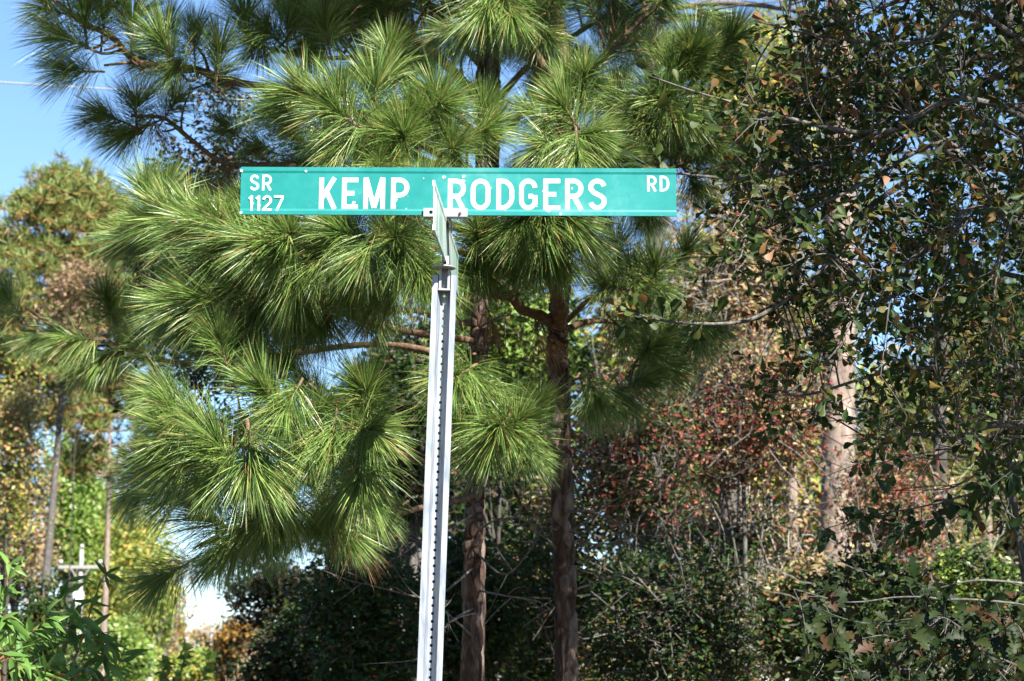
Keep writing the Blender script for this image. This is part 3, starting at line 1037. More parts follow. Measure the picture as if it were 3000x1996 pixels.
pine_branch(pineA, [P(1650, 300, YA), P(1600, 260, 8.45), P(1560, 160, 8.3), P(1535, 80, 8.15), P(1480, 20, 8.0)], .034, .020,
            [(1441, 15, 7.8, 265, .75, 1.15), (1500, 40, 7.8, 300, .6, 1.0), (1390, 60, 7.9, 215, .55, 1.0), (1440, -40, 7.9, 80, .5, 1.0)], 8, rng, t0=.55)
pine_branch(pineA, [P(1652, 250, YA), P(1610, 170, 8.7), P(1570, 80, 8.8), P(1520, -40, 8.9)], .020, .012, [], 12, rng, t0=.4)
pine_branch(pineA, [P(1655, 240, YA), P(1700, 200, 8.7), P(1780, 160, 8.8), P(1880, 60, 8.9), P(1960, -60, 9.0)], .018, .010, [], 18, rng, t0=.3, spread=.4)
pine_branch(pineA, [P(1650, 560, YA), P(1760, 500, 8.7), P(1880, 440, 8.7), P(1985, 330, 8.5), P(2045, 215, 8.4)], .020, .010,
            [(2045, 137, 8.3, 100, .2, 1.15), (1950, 287, 8.0, 120, .85, 1.1), (2120, 190, 8.5, 30, .3, .95), (1880, 330, 8.3, 160, .4, .95), (2000, 330, 8.2, 330, .5, .95), (1840, 400, 8.3, 200, .5, .9)], 14, rng, t0=.4)
pine_branch(pineA, [P(1650, 600, YA), P(1800, 560, 8.8), P(1950, 500, 8.7), P(2055, 470, 8.6)], .016, .008,
            [(2055, 440, 8.5, 80, .7, 1.0), (1900, 610, 8.6, 280, .3, .95), (2140, 480, 8.7, 10, .2, .9), (1780, 590, 8.5, 260, .5, .9)], 10, rng, t0=.4)
pine_branch(pineA, [P(1633, 965, YA), P(1622, 870, 8.4), P(1600, 800, 8.2), P(1590, 720, 8.0)], .036, .018,
            [(1590, 655, 7.75, 275, .55, 1.25), (1650, 640, 7.7, 320, .5, 1.15), (1520, 650, 7.7, 225, .5, 1.1), (1590, 620, 7.8, 80, .3, 1.0), (1720, 690, 8.0, 335, .3, 1.0), (1560, 740, 7.9, 265, .3, .95), (1480, 720, 7.9, 230, .3, .95), (1640, 730, 7.9, 290, .3, .95)], 3, rng, spread=.3)
pine_branch(pineA, [P(1625, 955, YA), P(1540, 905, 8.4), P(1440, 855, 8.2), P(1400, 780, 8.0)], .026, .014,
            [(1395, 695, 7.7, 100, .9, 1.05), (1350, 780, 7.8, 200, .3, .9), (1460, 760, 7.9, 20, .4, .9)], 5, rng)
pine_branch(pineA, [P(1645, 770, YA), P(1510, 768, 8.3), P(1340, 740, 7.85), P(1180, 722, 7.6), P(1090, 730, 7.45), P(1030, 695, 7.35)], .018, .009,
            [(1003, 682, 7.3, 150, .35, 1.05), (1080, 745, 7.25, 245, .6, 1.0), (1180, 735, 7.3, 268, .4, 1.05), (1240, 765, 7.35, 275, .3, .95), (940, 760, 7.35, 200, .5, .95), (1130, 690, 7.5, 110, .5, .9), (1030, 830, 7.5, 262, .3, .95), (1150, 850, 7.6, 268, .2, .95), (1260, 850, 7.7, 270, .2, .95), (1100, 930, 7.9, 268, .2, .95)], 10, rng, t0=.45, spread=.42)
dk = lambda q: q[0] > 2330 or q[1] > 1230
pine_branch(pineA, [P(1655, 965, YA), P(1760, 950, 8.7), P(1870, 955, 8.75), P(1990, 960, 8.6)], .015, .007,
            [(2030, 985, 8.5, 265, .3, 1.0), (1960, 1000, 8.6, 255, .3, .9), (2080, 960, 8.6, 330, .2, .9), (1900, 930, 8.4, 80, .6, .9)], 3, rng, reject=dk)
pine_branch(pineA, [P(1660, 940, YA), P(1730, 880, 8.5), P(1830, 840, 8.5), P(1930, 820, 8.5)], .014, .007,
            [(1938, 795, 8.4, 60, .6, .95), (1777, 845, 8.2, 190, .7, 1.0), (1870, 860, 8.4, 280, .4, .9), (2010, 740, 8.6, 50, .3, .85)], 4, rng, reject=dk)
pine_branch(pineA, [P(1650, 1230, YA), P(1720, 1190, 8.4), P(1820, 1140, 8.4), P(1900, 1110, 8.5)], .014, .006,
            [(1743, 1165, 8.1, 300, .7, .95), (1880, 1106, 8.3, 20, .5, .95), (1830, 1180, 8.3, 280, .4, .85), (1920, 1060, 8.6, 60, .2, .85)], 3, rng, reject=dk)
pine_branch(pineA, [P(1635, 1300, YA), P(1570, 1290, 8.2), P(1500, 1280, 7.8)], .013, .008,
            [(1464, 1268, 7.55, 250, .85, 1.2), (1520, 1240, 7.6, 60, .6, 1.0), (1420, 1310, 7.6, 230, .5, 1.0), (1390, 1230, 7.8, 180, .4, .95), (1540, 1330, 7.8, 300, .4, .95)], 2, rng, spread=.25)
upper_crown(pineA, [.1, 8.3, 6.9], (1.9, 1.7, 2.0), 420, 5)
for c in ([P(1650, 1570, YA), P(1700, 1540, 8.5), P(1800, 1460, 8.4), P(1900, 1420, 8.3), P(2000, 1380, 8.4)],
          [P(1650, 1500, YA), P(1740, 1500, 8.4), P(1790, 1535, 8.3), P(1830, 1555, 8.3)],
          [P(1660, 1590, YA), P(1760, 1600, 8.6), P(1860, 1590, 8.7)],
          [P(1650, 1740, YA), P(1800, 1690, 8.5), P(1890, 1680, 8.5)],
          [P(1640, 1620, YA), P(1560, 1560, 8.5), P(1480, 1540, 8.4)],
          [P(1640, 1330, YA), P(1560, 1250, 8.4), P(1500, 1250, 8.2)]):
    dead_twig(pineA, c, .006, .0016, rng)

# ---- second pine: trunk just to the right of the post
rng = np.random.default_rng(23)
YB = 8.95
tB = [P(1380, 1996, YB) * [1, 1, 0] + [-.02, 0, -.1], P(1381, 1996, YB), P(1386, 1600, YB), P(1394, 1400, YB), P(1398, 1100, YB), P(1404, 900, YB), P(1412, 600, YB), P(1415, 250, YB), P(1420, -50, YB)]
pineB = empty('pine_tree', (tB[0][0], tB[0][1], 0))
tag(pineB, 'young pine with scaly brown trunk just beside the steel post', 'pine tree', 'young pines behind the sign')
bark_trunk(pineB, tB, .046, .030, 47, dz=.006)
mb = MB(); mb.tube(wobble(curve([tB[-1] - [0, 0, .05], P(1425, -500, YB), P(1430, -1300, YB)], 16), .006, rng), np.linspace(.030, .012, 16), 8); mb.build('leader', M['pine_twig'], pineB, smooth=True)
gap = lambda q: q[0] < 430 and q[1] < 620
pine_branch(pineB, [P(1395, 1330, YB), P(1230, 1345, 8.4), P(1090, 1290, 7.9), P(960, 1300, 7.7), P(820, 1340, 7.6), P(660, 1315, 7.5), P(590, 1290, 7.45)], .017, .008,
            [(1074, 1151, 7.5, 95, .55, 1.15), (931, 1200, 7.5, 40, .6, 1.0), (770, 1142, 7.4, 132, .3, 1.15), (1092, 1254, 7.3, 350, .7, 1.1), (538, 1258, 7.35, 155, .3, 1.15), (721, 1358, 7.15, 275, .75, 1.25), (1056, 1414, 7.3, 272, .6, 1.15),
             (640, 1300, 7.3, 130, .4, 1.05), (860, 1270, 7.4, 110, .5, 1.0), (830, 1210, 7.35, 230, .5, 1.0), (900, 1340, 7.35, 255, .6, 1.0), (980, 1290, 7.35, 270, .6, 1.0), (560, 1340, 7.4, 205, .4, 1.05), (480, 1330, 7.55, 185, .2, 1.0), (640, 1400, 7.3, 235, .5, 1.0), (800, 1420, 7.4, 285, .4, 1.0)], 14, rng, t0=.3, spread=.4)
pine_branch(pineB, [P(1392, 1450, YB), P(1250, 1480, 8.5), P(1050, 1530, 8.1), P(850, 1540, 7.9), P(720, 1560, 7.75), P(600, 1600, 7.8)], .015, .007,
            [(708, 1590, 7.6, 262, .6, 1.15), (600, 1525, 7.55, 165, .5, 1.1), (490, 1463, 7.9, 185, .2, 1.05), (445, 1392, 8.0, 160, .15, 1.0), (476, 1690, 8.0, 222, .1, 1.05), (860, 1520, 7.6, 272, .4, 1.05), (960, 1500, 7.7, 270, .3, 1.0), (790, 1500, 7.5, 240, .4, 1.05), (1000, 1570, 7.8, 275, .2, .95), (640, 1640, 7.8, 250, .2, 1.0), (400, 1440, 8.1, 200, .1, .95), (1090, 1500, 7.9, 280, .2, .9)], 10, rng, t0=.3, spread=.36)
pine_branch(pineB, [P(1398, 1160, YB), P(1370, 1130, 8.2)], .012, .008, [(1341, 1115, 7.6, 240, .75, 1.1), (1400, 1130, 7.8, 300, .6, 1.0), (1290, 1150, 7.8, 200, .5, .95), (1440, 1180, 7.9, 330, .5, .9)], 0, rng)
pine_branch(pineB, [P(1400, 1000, YB), P(1150, 960, 8.4), P(900, 880, 8.0), P(740, 850, 7.8), P(660, 870, 7.65)], .018, .008,
            [(598, 878, 7.5, 170, .2, 1.15), (690, 830, 7.5, 150, .5, 1.1), (760, 900, 7.6, 240, .5, 1.05), (850, 880, 7.6, 265, .5, 1.05), (560, 930, 7.7, 200, .2, 1.05), (640, 960, 7.8, 235, .3, 1.0), (950, 930, 7.7, 270, .4, 1.0), (720, 960, 7.9, 260, .3, 1.0)], 12, rng, spread=.4)
pine_branch(pineB, [P(1405, 880, YB), P(1150, 830, 8.4), P(920, 770, 8.0), P(800, 730, 7.75), P(740, 700, 7.6)], .018, .008,
            [(708, 683, 7.4, 155, .25, 1.15), (846, 690, 7.3, 110, .8, 1.1), (784, 720, 7.3, 190, .5, 1.1), (600, 660, 7.6, 165, .1, 1.15), (500, 640, 7.8, 160, .1, 1.1), (660, 760, 7.5, 215, .3, 1.05), (860, 790, 7.4, 255, .5, 1.1), (930, 720, 7.4, 215, .6, 1.0), (560, 740, 7.8, 200, .1, 1.0), (440, 660, 7.9, 150, .1, 1.05), (416, 560, 8.1, 105, .1, 1.1), (480, 570, 8.1, 85, .1, 1.0), (380, 700, 8.0, 195, .05, 1.0), (740, 640, 7.6, 120, .3, 1.0)], 12, rng, spread=.4)
pine_branch(pineB, [P(1400, 1060, YB), P(1100, 1010, 9.2), P(800, 1045, 9.4), P(620, 1062, 9.4), P(480, 1060, 9.4), P(300, 1030, 9.3), P(170, 960, 9.2), P(60, 905, 9.1)], .017, .008,
            [(14, 880, 9.1, 130, .1, 0.96), (130, 985, 9.1, 200, .2, 0.88), (200, 1000, 9.0, 185, .3, 0.96), (350, 920, 9.3, 75, .1, 1.04), (430, 960, 9.5, 80, .1, 0.96), (300, 1060, 9.2, 215, .3, 0.88), (240, 1080, 9.3, 240, .2, 0.80), (400, 1010, 9.2, 140, .3, 0.88)], 3, rng, t0=.3, ymin=8.5)
pine_branch(pineB, [P(1412, 520, YB), P(1150, 380, 8.9), P(900, 290, 8.8), P(700, 250, 8.7), P(560, 195, 8.6), P(410, 185, 8.5), P(330, 110, 8.4), P(230, 60, 8.3), P(120, -20, 8.3)], .024, .010,
            [(190, 115, 8.3, 165, .1, 1.1), (200, 218, 8.4, 195, .1, 1.0), (240, 30, 8.3, 100, .2, 1.05), (320, 40, 8.4, 70, .1, 1.1), (400, 60, 8.4, 80, .1, 1.1), (140, 20, 8.4, 150, .1, 1.0), (480, 130, 8.3, 120, .4, 1.1), (560, 110, 8.5, 100, .2, .9), (640, 150, 8.5, 80, .3, 1.1), (520, 210, 8.4, 250, .3, .9)], 4, rng, t0=.25, ymin=7.8)
pine_branch(pineB, [P(1408, 700, YB), P(1100, 560, 9.2), P(850, 490, 9.2), P(680, 480, 9.1), P(560, 420, 9.0), P(470, 355, 8.9), P(370, 345, 8.9)], .020, .007,
            [(310, 338, 8.9, 160, .05, 1.05), (400, 300, 8.9, 90, .1, .95), (390, 395, 9.0, 200, .1, 1.0), (520, 300, 8.9, 60, .1, .95), (640, 560, 9.2, 260, .1, .9)], 3, rng, t0=.25, ymin=8.3, reject=lambda q: q[0] < 600)
pine_branch(pineB, [P(1415, 300, YB), P(1220, 120, 8.9), P(1060, 40, 8.9), P(900, -30, 8.8), P(760, -80, 8.8)], .026, .010, [(850, 60, 8.6, 80, .3, 1.1), (960, 60, 8.6, 100, .3, 1.1), (720, 60, 8.6, 110, .2, 1.1)], 24, rng, t0=.15, spread=.45, ymin=8.0, reject=lambda q: q[0] < 760 and q[1] < 480)
pine_branch(pineB, [P(1416, 200, YB), P(1300, 60, 9.0), P(1200, -60, 9.2), P(1080, -160, 9.3)], .020, .010, [], 18, rng, t0=.2, spread=.45, ymin=8.2)
pine_branch(pineB, [P(1415, 420, YB), P(1250, 260, 9.3), P(1080, 180, 9.5), P(880, 160, 9.6), P(700, 120, 9.7)], .018, .008, [], 20, rng, t0=.2, spread=.4, ymin=8.8, reject=lambda q: q[0] < 760 and q[1] < 480)
pine_branch(pineB, [P(1410, 640, YB), P(1200, 560, 9.3), P(1000, 520, 9.5), P(800, 560, 9.6)], .016, .008, [], 16, rng, t0=.2, spread=.4, ymin=8.8, reject=lambda q: q[1] < 450 and q[0] < 700)
pine_branch(pineB, [P(1402, 950, YB), P(1200, 920, 9.3), P(1000, 930, 9.5), P(820, 960, 9.6)], .016, .008, [], 14, rng, t0=.2, spread=.35, ymin=8.8)
upper_crown(pineB, [-.6, 8.4, 6.8], (2.5, 2.0, 2.0), 900, 6)
for c in ([P(1395, 1560, YB), P(1450, 1530, 8.6), P(1520, 1520, 8.5), P(1600, 1560, 8.5)],
          [P(1392, 1660, YB), P(1280, 1735, 8.5), P(1150, 1725, 8.4), P(1050, 1705, 8.4), P(960, 1660, 8.4)],
          [P(1400, 1730, YB), P(1480, 1745, 8.5), P(1580, 1770, 8.5), P(1640, 1790, 8.6)],
          [P(1390, 1780, YB), P(1310, 1830, 8.5), P(1240, 1920, 8.4), P(1080, 1950, 8.4)],
          [P(1395, 1500, YB), P(1290, 1570, 8.5), P(1200, 1600, 8.4)],
          [P(1390, 1870, YB), P(1300, 1790, 8.5), P(1220, 1740, 8.4), P(1140, 1640, 8.4)],
          [P(1402, 960, YB), P(1500, 930, 8.6), P(1600, 970, 8.6)],
          [P(1400, 1090, YB), P(1480, 1060, 8.6), P(1560, 1080, 8.5)],
          [P(1396, 1370, YB), P(1300, 1360, 8.4), P(1180, 1400, 8.2)],
          [P(1395, 1620, YB), P(1470, 1690, 8.8), P(1560, 1600, 8.7), P(1600, 1540, 8.8)]):
    dead_twig(pineB, c, .006, .0015, rng)

# dead, rust-coloured bunches that still hang on the boughs
rng = np.random.default_rng(29)
for px, py, Y, s_ in ((1235, 655, 7.5, .75), (1180, 880, 7.8, .9), (1290, 930, 8.2, .8), (890, 1010, 8.0, .9), (980, 1440, 7.6, .8), (1090, 1560, 7.9, .85), (1560, 960, 8.5, .8), (700, 500, 9.0, .8), (1500, 1010, 8.6, .7), (820, 800, 7.8, .85), (430, 250, 8.8, .7), (1130, 330, 7.7, .7)):
    p = P(px, py, Y)
    brs = [b for b in pineA.children if b.name.startswith('branch')] + [b for b in pineB.children if b.name.startswith('branch')]
    best, bd = None, 9
    for b in brs:
        co = np.zeros(len(b.data.vertices) * 3, np.float32); b.data.vertices.foreach_get('co', co); co = co.reshape(-1, 3)
        dd = np.linalg.norm(co - p, axis=1); k = int(np.argmin(dd))
        if dd[k] < bd: best, bd, at_ = b, dd[k], co[k]
    o = bpy.data.objects.new('dry_needle_cluster', DRY[rng.integers(0, 3)])
    o.location = at_; o.rotation_euler = (0, 0, rng.uniform(0, 6.28)); o.scale = (s_,) * 3; o.parent = best; link(o)

# ---- a third young pine behind them
rng = np.random.default_rng(37)
YC = 11.2
tC = [P(1396, 1996, YC) * [1, 1, 0] + [0, 0, -.1], P(1400, 1500, YC), P(1412, 1000, YC), P(1445, 500, YC), P(1452, -200, YC)]
pineC = empty('pine_tree', (tC[0][0], tC[0][1], 0))
tag(pineC, 'slender pine half hidden behind the two front pine trunks', 'pine tree', 'young pines behind the sign')
bark_trunk(pineC, tC, .045, .03, 53, sides=40, dz=.02)
for c, nf in (([P(1450, 500, YC), P(1250, 300, 11.4), P(1050, 150, 11.5), P(880, 60, 11.5)], 20), ([P(1450, 300, YC), P(1600, 150, 11.4), P(1760, 60, 11.4), P(1900, 0, 11.4)], 20), ([P(1450, 700, YC), P(1200, 620, 11.4), P(950, 640, 11.5), P(800, 640, 11.5)], 15), ([P(1450, 150, YC), P(1300, 0, 11.3), P(1200, -60, 11.3)], 14), ([P(1450, 600, YC), P(1650, 480, 11.4), P(1850, 420, 11.5)], 16), ([P(1448, 850, YC), P(1250, 830, 11.4), P(1050, 850, 11.4)], 7), ([P(1450, 400, YC), P(1580, 300, 11.4), P(1750, 260, 11.4)], 16)):
    pine_branch(pineC, c, .022, .008, [], nf, rng, t0=.15, spread=.45, ymin=10.3)

# ------------------------------------------------------------------ near broadleaf plants: each leaf that shows is an object
def leaf_meshes(shapes, mat, name='leaf'):
    out = []
    for T in shapes:
        mb = MB(); mb.add(T[0], T[1]); out.append(mb.mesh(name, mat, True))
    return out


def place_leaf(mesh, parent, p, d, n, s):
    x = unit(d); z = unit(n - (n @ x) * x); y = np.cross(z, x)
    o = bpy.data.objects.new('leaf', mesh)
    o.matrix_basis = Matrix([[x[0] * s, y[0] * s, z[0] * s, p[0]], [x[1] * s, y[1] * s, z[1] * s, p[1]], [x[2] * s, y[2] * s, z[2] * s, p[2]], [0, 0, 0, 1]])
    link(o)
    return put(o, parent)


def twig_leaves(tw, rng, n, size, back=None, tipb=.5):
    """leaf poses along the outer part of a twig path"""
    k = len(tw)
    out = []
    for _ in range(n):
        t = 1 - rng.uniform(0, 1) ** 1.3 * (1 - tipb * .4)
        t = max(.15, t)
        i = min(k - 1, int(t * (k - 1)))
        tan = unit(tw[i] - tw[max(0, i - 1)])
        d = unit(tan * .75 + rng.normal(0, .55, 3) + np.array([0, 0, -.05]))
        nn = unit(rng.normal(0, .55, 3) + np.array([0, -.45, .8]))
        out.append((tw[i], d, nn, size * rng.uniform(.7, 1.2)))
    return out


class LeafPlant:
    def __init__(self, name, label, cat, base, shapes, leafmat, barkmat, seed, group=None):
        self.root = empty(name, (base[0], base[1], 0))
        tag(self.root, label, cat, group)
        self.base = np.asarray(base, float)
        self.rng = np.random.default_rng(seed)
        self.shapes, self.leafmat, self.barkmat = shapes, leafmat, barkmat
        self.poses, self.limbs, self.twigs = [], [], MB()

    def limb(self, ctrl, r0, r1, name='branch', wob=.012):
        pts = wobble(curve(ctrl, 26), wob, self.rng)
        pts[0] = ctrl[0]
        mb = MB(); mb.tube(pts, np.linspace(r0, r1, 26), 8)
        mb.build(name, self.barkmat, self.root, smooth=True)
        self.limbs.append(pts)
        return pts

    def twig(self, tip, d, nleaf, size, r=.003, tipb=.5):
        allp = np.vstack(self.limbs)
        k = np.argmin(np.linalg.norm(allp - tip, axis=1))
        a = allp[k]
        L = np.linalg.norm(tip - a)
        mid = a * .5 + tip * .5 - unit(d) * L * .2 + self.rng.normal(0, .05, 3) * L
        q = np.linspace(0, 1, 10)[:, None]
        tw = (1 - q) ** 2 * a + 2 * q * (1 - q) * mid + q * q * tip
        tw = wobble(tw, .01 * L + .002, self.rng)
        self.twigs.tube(tw, np.linspace(r, .0011, 10), 4, cap=False)
        # leaves stand on the last stretch
        keep = max(3, int(10 * min(1, .30 / max(L, .3))))
        self.poses += twig_leaves(tw[-keep:] if keep > 2 else tw, self.rng, nleaf, size, tipb=tipb)

    def finish(self, nobj=290, inside=None):
        if self.twigs.n:
            self.twigs.build('twigs', self.barkmat, self.root)['kind'] = 'stuff'
        ms = leaf_meshes(self.shapes, self.leafmat)
        vis, rest = [], []
        for po in self.poses:
            q = PX(po[0])
            ok = -20 < q[0] < 3020 and -20 < q[1] < 2016
            (vis if ok else rest).append(po)
        vis.sort(key=lambda po: po[0][1] - 12 * po[3])          # nearest and largest first
        for po in vis[:nobj]:
            place_leaf(ms[self.rng.integers(0, len(ms))], self.root, *po)
        rest += vis[nobj:]
        if rest:
            mb = MB()
            w = self.rng.integers(0, len(self.shapes), len(rest))
            for i, T in enumerate(self.shapes):
                sel = [po for po, ww in zip(rest, w) if ww == i]
                if sel:
                    scatter(mb, T, np.array([s[0] for s in sel]), np.array([s[1] for s in sel]), np.array([s[2] for s in sel]), np.array([s[3] for s in sel]))
            o = mb.build('foliage', self.leafmat, self.root, smooth=True)
            o['kind'] = 'stuff'


# ---- the oak at the right: spatulate leaves, half green half russet
base = np.array([2.75, 7.3, 0])
oak = LeafPlant('oak_tree', 'oak with small green and russet leaves overhanging from the right of the sign', 'oak tree', base, L_SPAT, M['oak_leaf'], M['oak_bark'], 71)
rng = oak.rng
tr = [base + [0, 0, -.1], base + [-.02, 0, 1.4], base + [-.1, -.05, 2.6], base + [-.2, -.1, 3.6], base + [-.3, -.25, 4.8], base + [-.35, -.3, 6.0]]
tp = oak.limb(tr, .11, .04, 'trunk', .01)
A = lambda z: tp[np.argmin(np.abs(tp[:, 2] - z))]
for ctrl in ([A(3.0), P(3000, 340, 7.0), P(2880, 395, 6.9), P(2700, 445, 6.85), P(2500, 560, 6.8), P(2300, 650, 6.8), P(2170, 690, 6.8)],
             [A(2.9), P(2900, 480, 7.3), P(2560, 590, 7.1), P(2440, 770, 7.0), P(2300, 880, 6.9), P(2160, 932, 6.8), P(2000, 940, 6.75), P(1890, 928, 6.7), P(1838, 912, 6.7)],
             [A(2.5), P(2960, 1060, 7.2), P(2780, 1060, 7.2), P(2600, 1085, 7.2), P(2380, 1150, 7.2), P(2240, 1160, 7.2)],
             [A(3.6), P(3000, -60, 7.0), P(2800, -10, 6.9), P(2640, 8, 6.8), P(2500, 60, 6.75), P(2397, 68, 6.7), P(2308, 40, 6.7)],
             [A(3.3), P(2900, 60, 6.8), P(2700, 110, 6.8), P(2440, 105, 6.7), P(2230, 66, 6.7)],
             [A(3.2), P(2900, 300, 6.7), P(2600, 380, 6.65), P(2400, 365, 6.6), P(2230, 322, 6.6), P(2050, 275, 6.6), P(1905, 224, 6.6)],
             [A(3.1), P(2850, 330, 7.3), P(2600, 400, 7.2), P(2400, 490, 7.1), P(2200, 525, 7.0), P(2000, 512, 6.9), P(1890, 480, 6.9)],
             [A(2.7), P(2900, 800, 7.6), P(2700, 830, 7.6), P(2450, 960, 7.5), P(2300, 1010, 7.5)],
             [A(2.3), P(2980, 1240, 7.0), P(2800, 1290, 7.0), P(2600, 1280, 7.0), P(2480, 1290, 7.0)],
             [A(3.4), P(2950, 180, 7.5), P(2750, 250, 7.5), P(2520, 260, 7.4), P(2350, 200, 7.3)],
             [A(3.0), P(2950, 620, 6.7), P(2760, 690, 6.7), P(2620, 800, 6.7), P(2480, 840, 6.7)]):
    oak.limb(ctrl, .013, .0028)
for ctrl in ([A(4.0), base + [-.9, -.8, 4.6], base + [-1.2, -1.5, 5.0]], [A(4.3), base + [.2, -1.2, 5.2], base + [.3, -2.2, 5.6]], [A(4.6), base + [-.8, .3, 5.6], base + [-1.1, .6, 6.2]], [A(3.4), base + [.3, -.9, 4.0], base + [.2, -1.8, 4.2]]):
    oak.limb(ctrl, .03, .008)


core = [(2330, 60), (2420, -40), (3100, -60), (3100, 980), (2820, 900), (2600, 980), (2400, 960), (2250, 760), (2150, 640), (2180, 480), (2300, 330)]
wide = [(2060, 480), (2120, 300), (2300, 0), (3100, -60), (3100, 1400), (2750, 1330), (2420, 1420), (2330, 1230), (2200, 1120), (2240, 960), (2120, 780)]
main = np.vstack(oak.limbs[1:])
mainx = np.array([PX(p)[0] for p in main])


def oak_bough(target, droop):
    """a bough that sweeps in from the right to target, with short leafy shoots set along it"""
    tx = PX(target)[0]
    D = np.linalg.norm(main - target, axis=1) + np.where(mainx > tx + 40, 0, 5) + rng.uniform(0, .15, len(main))
    a = main[np.argmin(D)]
    L = np.linalg.norm(target - a)
    pts = wobble(curve([a, a * .5 + target * .5 + np.array([0, 0, droop * L]), target], 14), .02 * L + .003, rng)
    pts[0] = a
    oak.twigs.tube(pts, np.linspace(.0042, .0014, 14), 5, cap=False)
    for t in np.sort(rng.uniform(.12, 1, max(4, int(L * 15)))):
        i = min(13, int(t * 13.99))
        tan = unit(pts[i] - pts[i - 1] if i else pts[1] - pts[0])
        d = unit(tan * .7 + rng.normal(0, .55, 3) + np.array([0, 0, .12]))
        Lt = rng.uniform(.05, .20)
        q = np.linspace(0, 1, 6)[:, None]
        tw = wobble(pts[i] + d * Lt * q + np.array([0, 0, .12]) * Lt * q * q, .006, rng)
        oak.twigs.tube(tw, np.linspace(.0016, .0009, 6), 4, cap=False)
        nl = rng.integers(4, 9)
        for k in range(nl):
            f = 1 - .75 * (k / nl) ** 1.4 * rng.uniform(.6, 1)
            p = tw[min(5, int(f * 5.99))]
            az = k * 2.4 + rng.uniform(0, .8)
            e1 = unit(np.cross(d, [.2, .3, .9])); e2 = np.cross(d, e1)
            sp = rng.uniform(.45, 1.15)
            ld = unit(d * math.cos(sp) + (e1 * math.cos(az) + e2 * math.sin(az)) * math.sin(sp) + np.array([0, 0, -.05]))
            nr = unit(d * .5 + rng.normal(0, .45, 3) + np.array([.05, -.25, .6]))
            oak.poses.append((p, ld, nr, .055 * rng.uniform(.65, 1.2)))


n = 0
while n < 400:
    q = (rng.uniform(2030, 3100), rng.uniform(-60, 1420))
    if not (poly_in(q, core) or (poly_in(q, wide) and rng.uniform() < .6)):
        continue
    n += 1
    oak_bough(P(q[0], q[1], rng.uniform(6.4, 8.1)), rng.uniform(-.15, .25))
# leaves on the reaching twigs themselves
for li, k0, nl in ((2, 17, 30), (6, 12, 24), (7, 12, 20), (1, 14, 20), (4, 14, 12), (5, 14, 14)):
    for po in twig_leaves(oak.limbs[li][k0:], rng, nl, .062):
        oak.poses.append(po)
# the crown beyond the frame, between the sun and the leaves in view
nn_ = 0
while nn_ < 950:
    c = np.array([2.4, 6.4, 5.0]) + rand_dirs(rng, 1)[0] * rng.uniform(0, 1) ** .33 * np.array([1.9, 1.9, 1.5])
    q = PX(c)
    if q[1] > -150 and q[0] < 3060:
        continue
    t = (6.4 - c[1]) / -SUN[1]
    s1 = c - SUN * t
    t2 = (7.6 - c[1]) / -SUN[1]
    s2 = c - SUN * t2
    if s1[0] < .66 or s2[0] < .30 or not keeps_sun(c):
        continue
    nn_ += 1
    oak.twig(c, unit(rng.normal(0, .6, 3) + np.array([-.4, -.3, 0])), rng.integers(8, 14), .075)
for px, py, phi, ln in ((1838, 912, 150, 62), (1836, 922, 245, 66), (1850, 915, 75, 52), (1880, 930, 330, 50), (1888, 925, 95, 60), (1905, 928, 60, 50), (1930, 930, 80, 55), (1960, 935, 60, 56), (1985, 938, 100, 48), (2010, 940, 75, 62), (2035, 940, 110, 66), (2060, 940, 250, 50), (2070, 935, 50, 60), (1950, 935, 160, 44),
                        (2095, 938, 80, 64), (2120, 935, 110, 58), (2045, 945, 290, 52), (1905, 224, 130, 60), (1920, 230, 60, 46), (1950, 240, 260, 70), (1990, 255, 100, 48), (2030, 268, 250, 60), (2075, 280, 70, 50), (1890, 480, 140, 72), (1900, 482, 60, 60), (1915, 485, 315, 78), (1940, 492, 110, 56), (1880, 478, 185, 50), (2150, 400, 160, 84), (2160, 405, 100, 60)):
    Yl = 6.7
    oak.poses.append((P(px, py, Yl), img_dir(phi + rng.uniform(-8, 8), rng.uniform(-.2, .4)), unit(-FWD + rng.normal(0, .35, 3) + SUN * .5), ln / 833 * 1.1))
oak.finish(297)

# ---- lobed-leaf oak sapling, bottom right
base = np.array([2.35, 7.0, 0])
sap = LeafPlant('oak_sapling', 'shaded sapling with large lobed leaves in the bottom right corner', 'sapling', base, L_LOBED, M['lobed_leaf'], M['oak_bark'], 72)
rng = sap.rng
tp = sap.limb([base + [0, 0, -.1], base + [-.05, 0, .7], base + [-.15, -.02, 1.3], base + [-.2, 0, 1.9], base + [-.3, 0, 2.4]], .03, .012, 'trunk')
A = lambda z: tp[np.argmin(np.abs(tp[:, 2] - z))]
for ctrl in ([A(1.3), P(2960, 1990, 6.6), P(2800, 1840, 6.5), P(2760, 1800, 6.5)], [A(1.7), P(2900, 1760, 6.8), P(2700, 1740, 6.8), P(2500, 1760, 6.8), P(2330, 1740, 6.8)],
             [A(1.4), P(2850, 1900, 6.9), P(2600, 1860, 6.9), P(2420, 1900, 6.9)], [A(1.8), P(2900, 1700, 6.6), P(2750, 1710, 6.6), P(2720, 1680, 6.6)], [A(1.2), P(2800, 1990, 7.2), P(2500, 1960, 7.2), P(2350, 1990, 7.2)]):
    sap.limb(ctrl, .005, .0015)
n = 0
zone = [(2330, 1830), (2400, 1700), (2560, 1740), (2720, 1640), (2800, 1780), (2900, 1730), (3100, 1700), (3100, 2080), (2300, 2080)]
while n < 130:
    q = (rng.uniform(2300, 3080), rng.uniform(1640, 2070))
    if not poly_in(q, zone):
        continue
    n += 1
    sap.twig(P(q[0], q[1], rng.uniform(6.2, 7.6)), unit(rng.normal(0, .6, 3) + np.array([-.4, -.2, .2])), rng.integers(4, 8), .076, .0013)
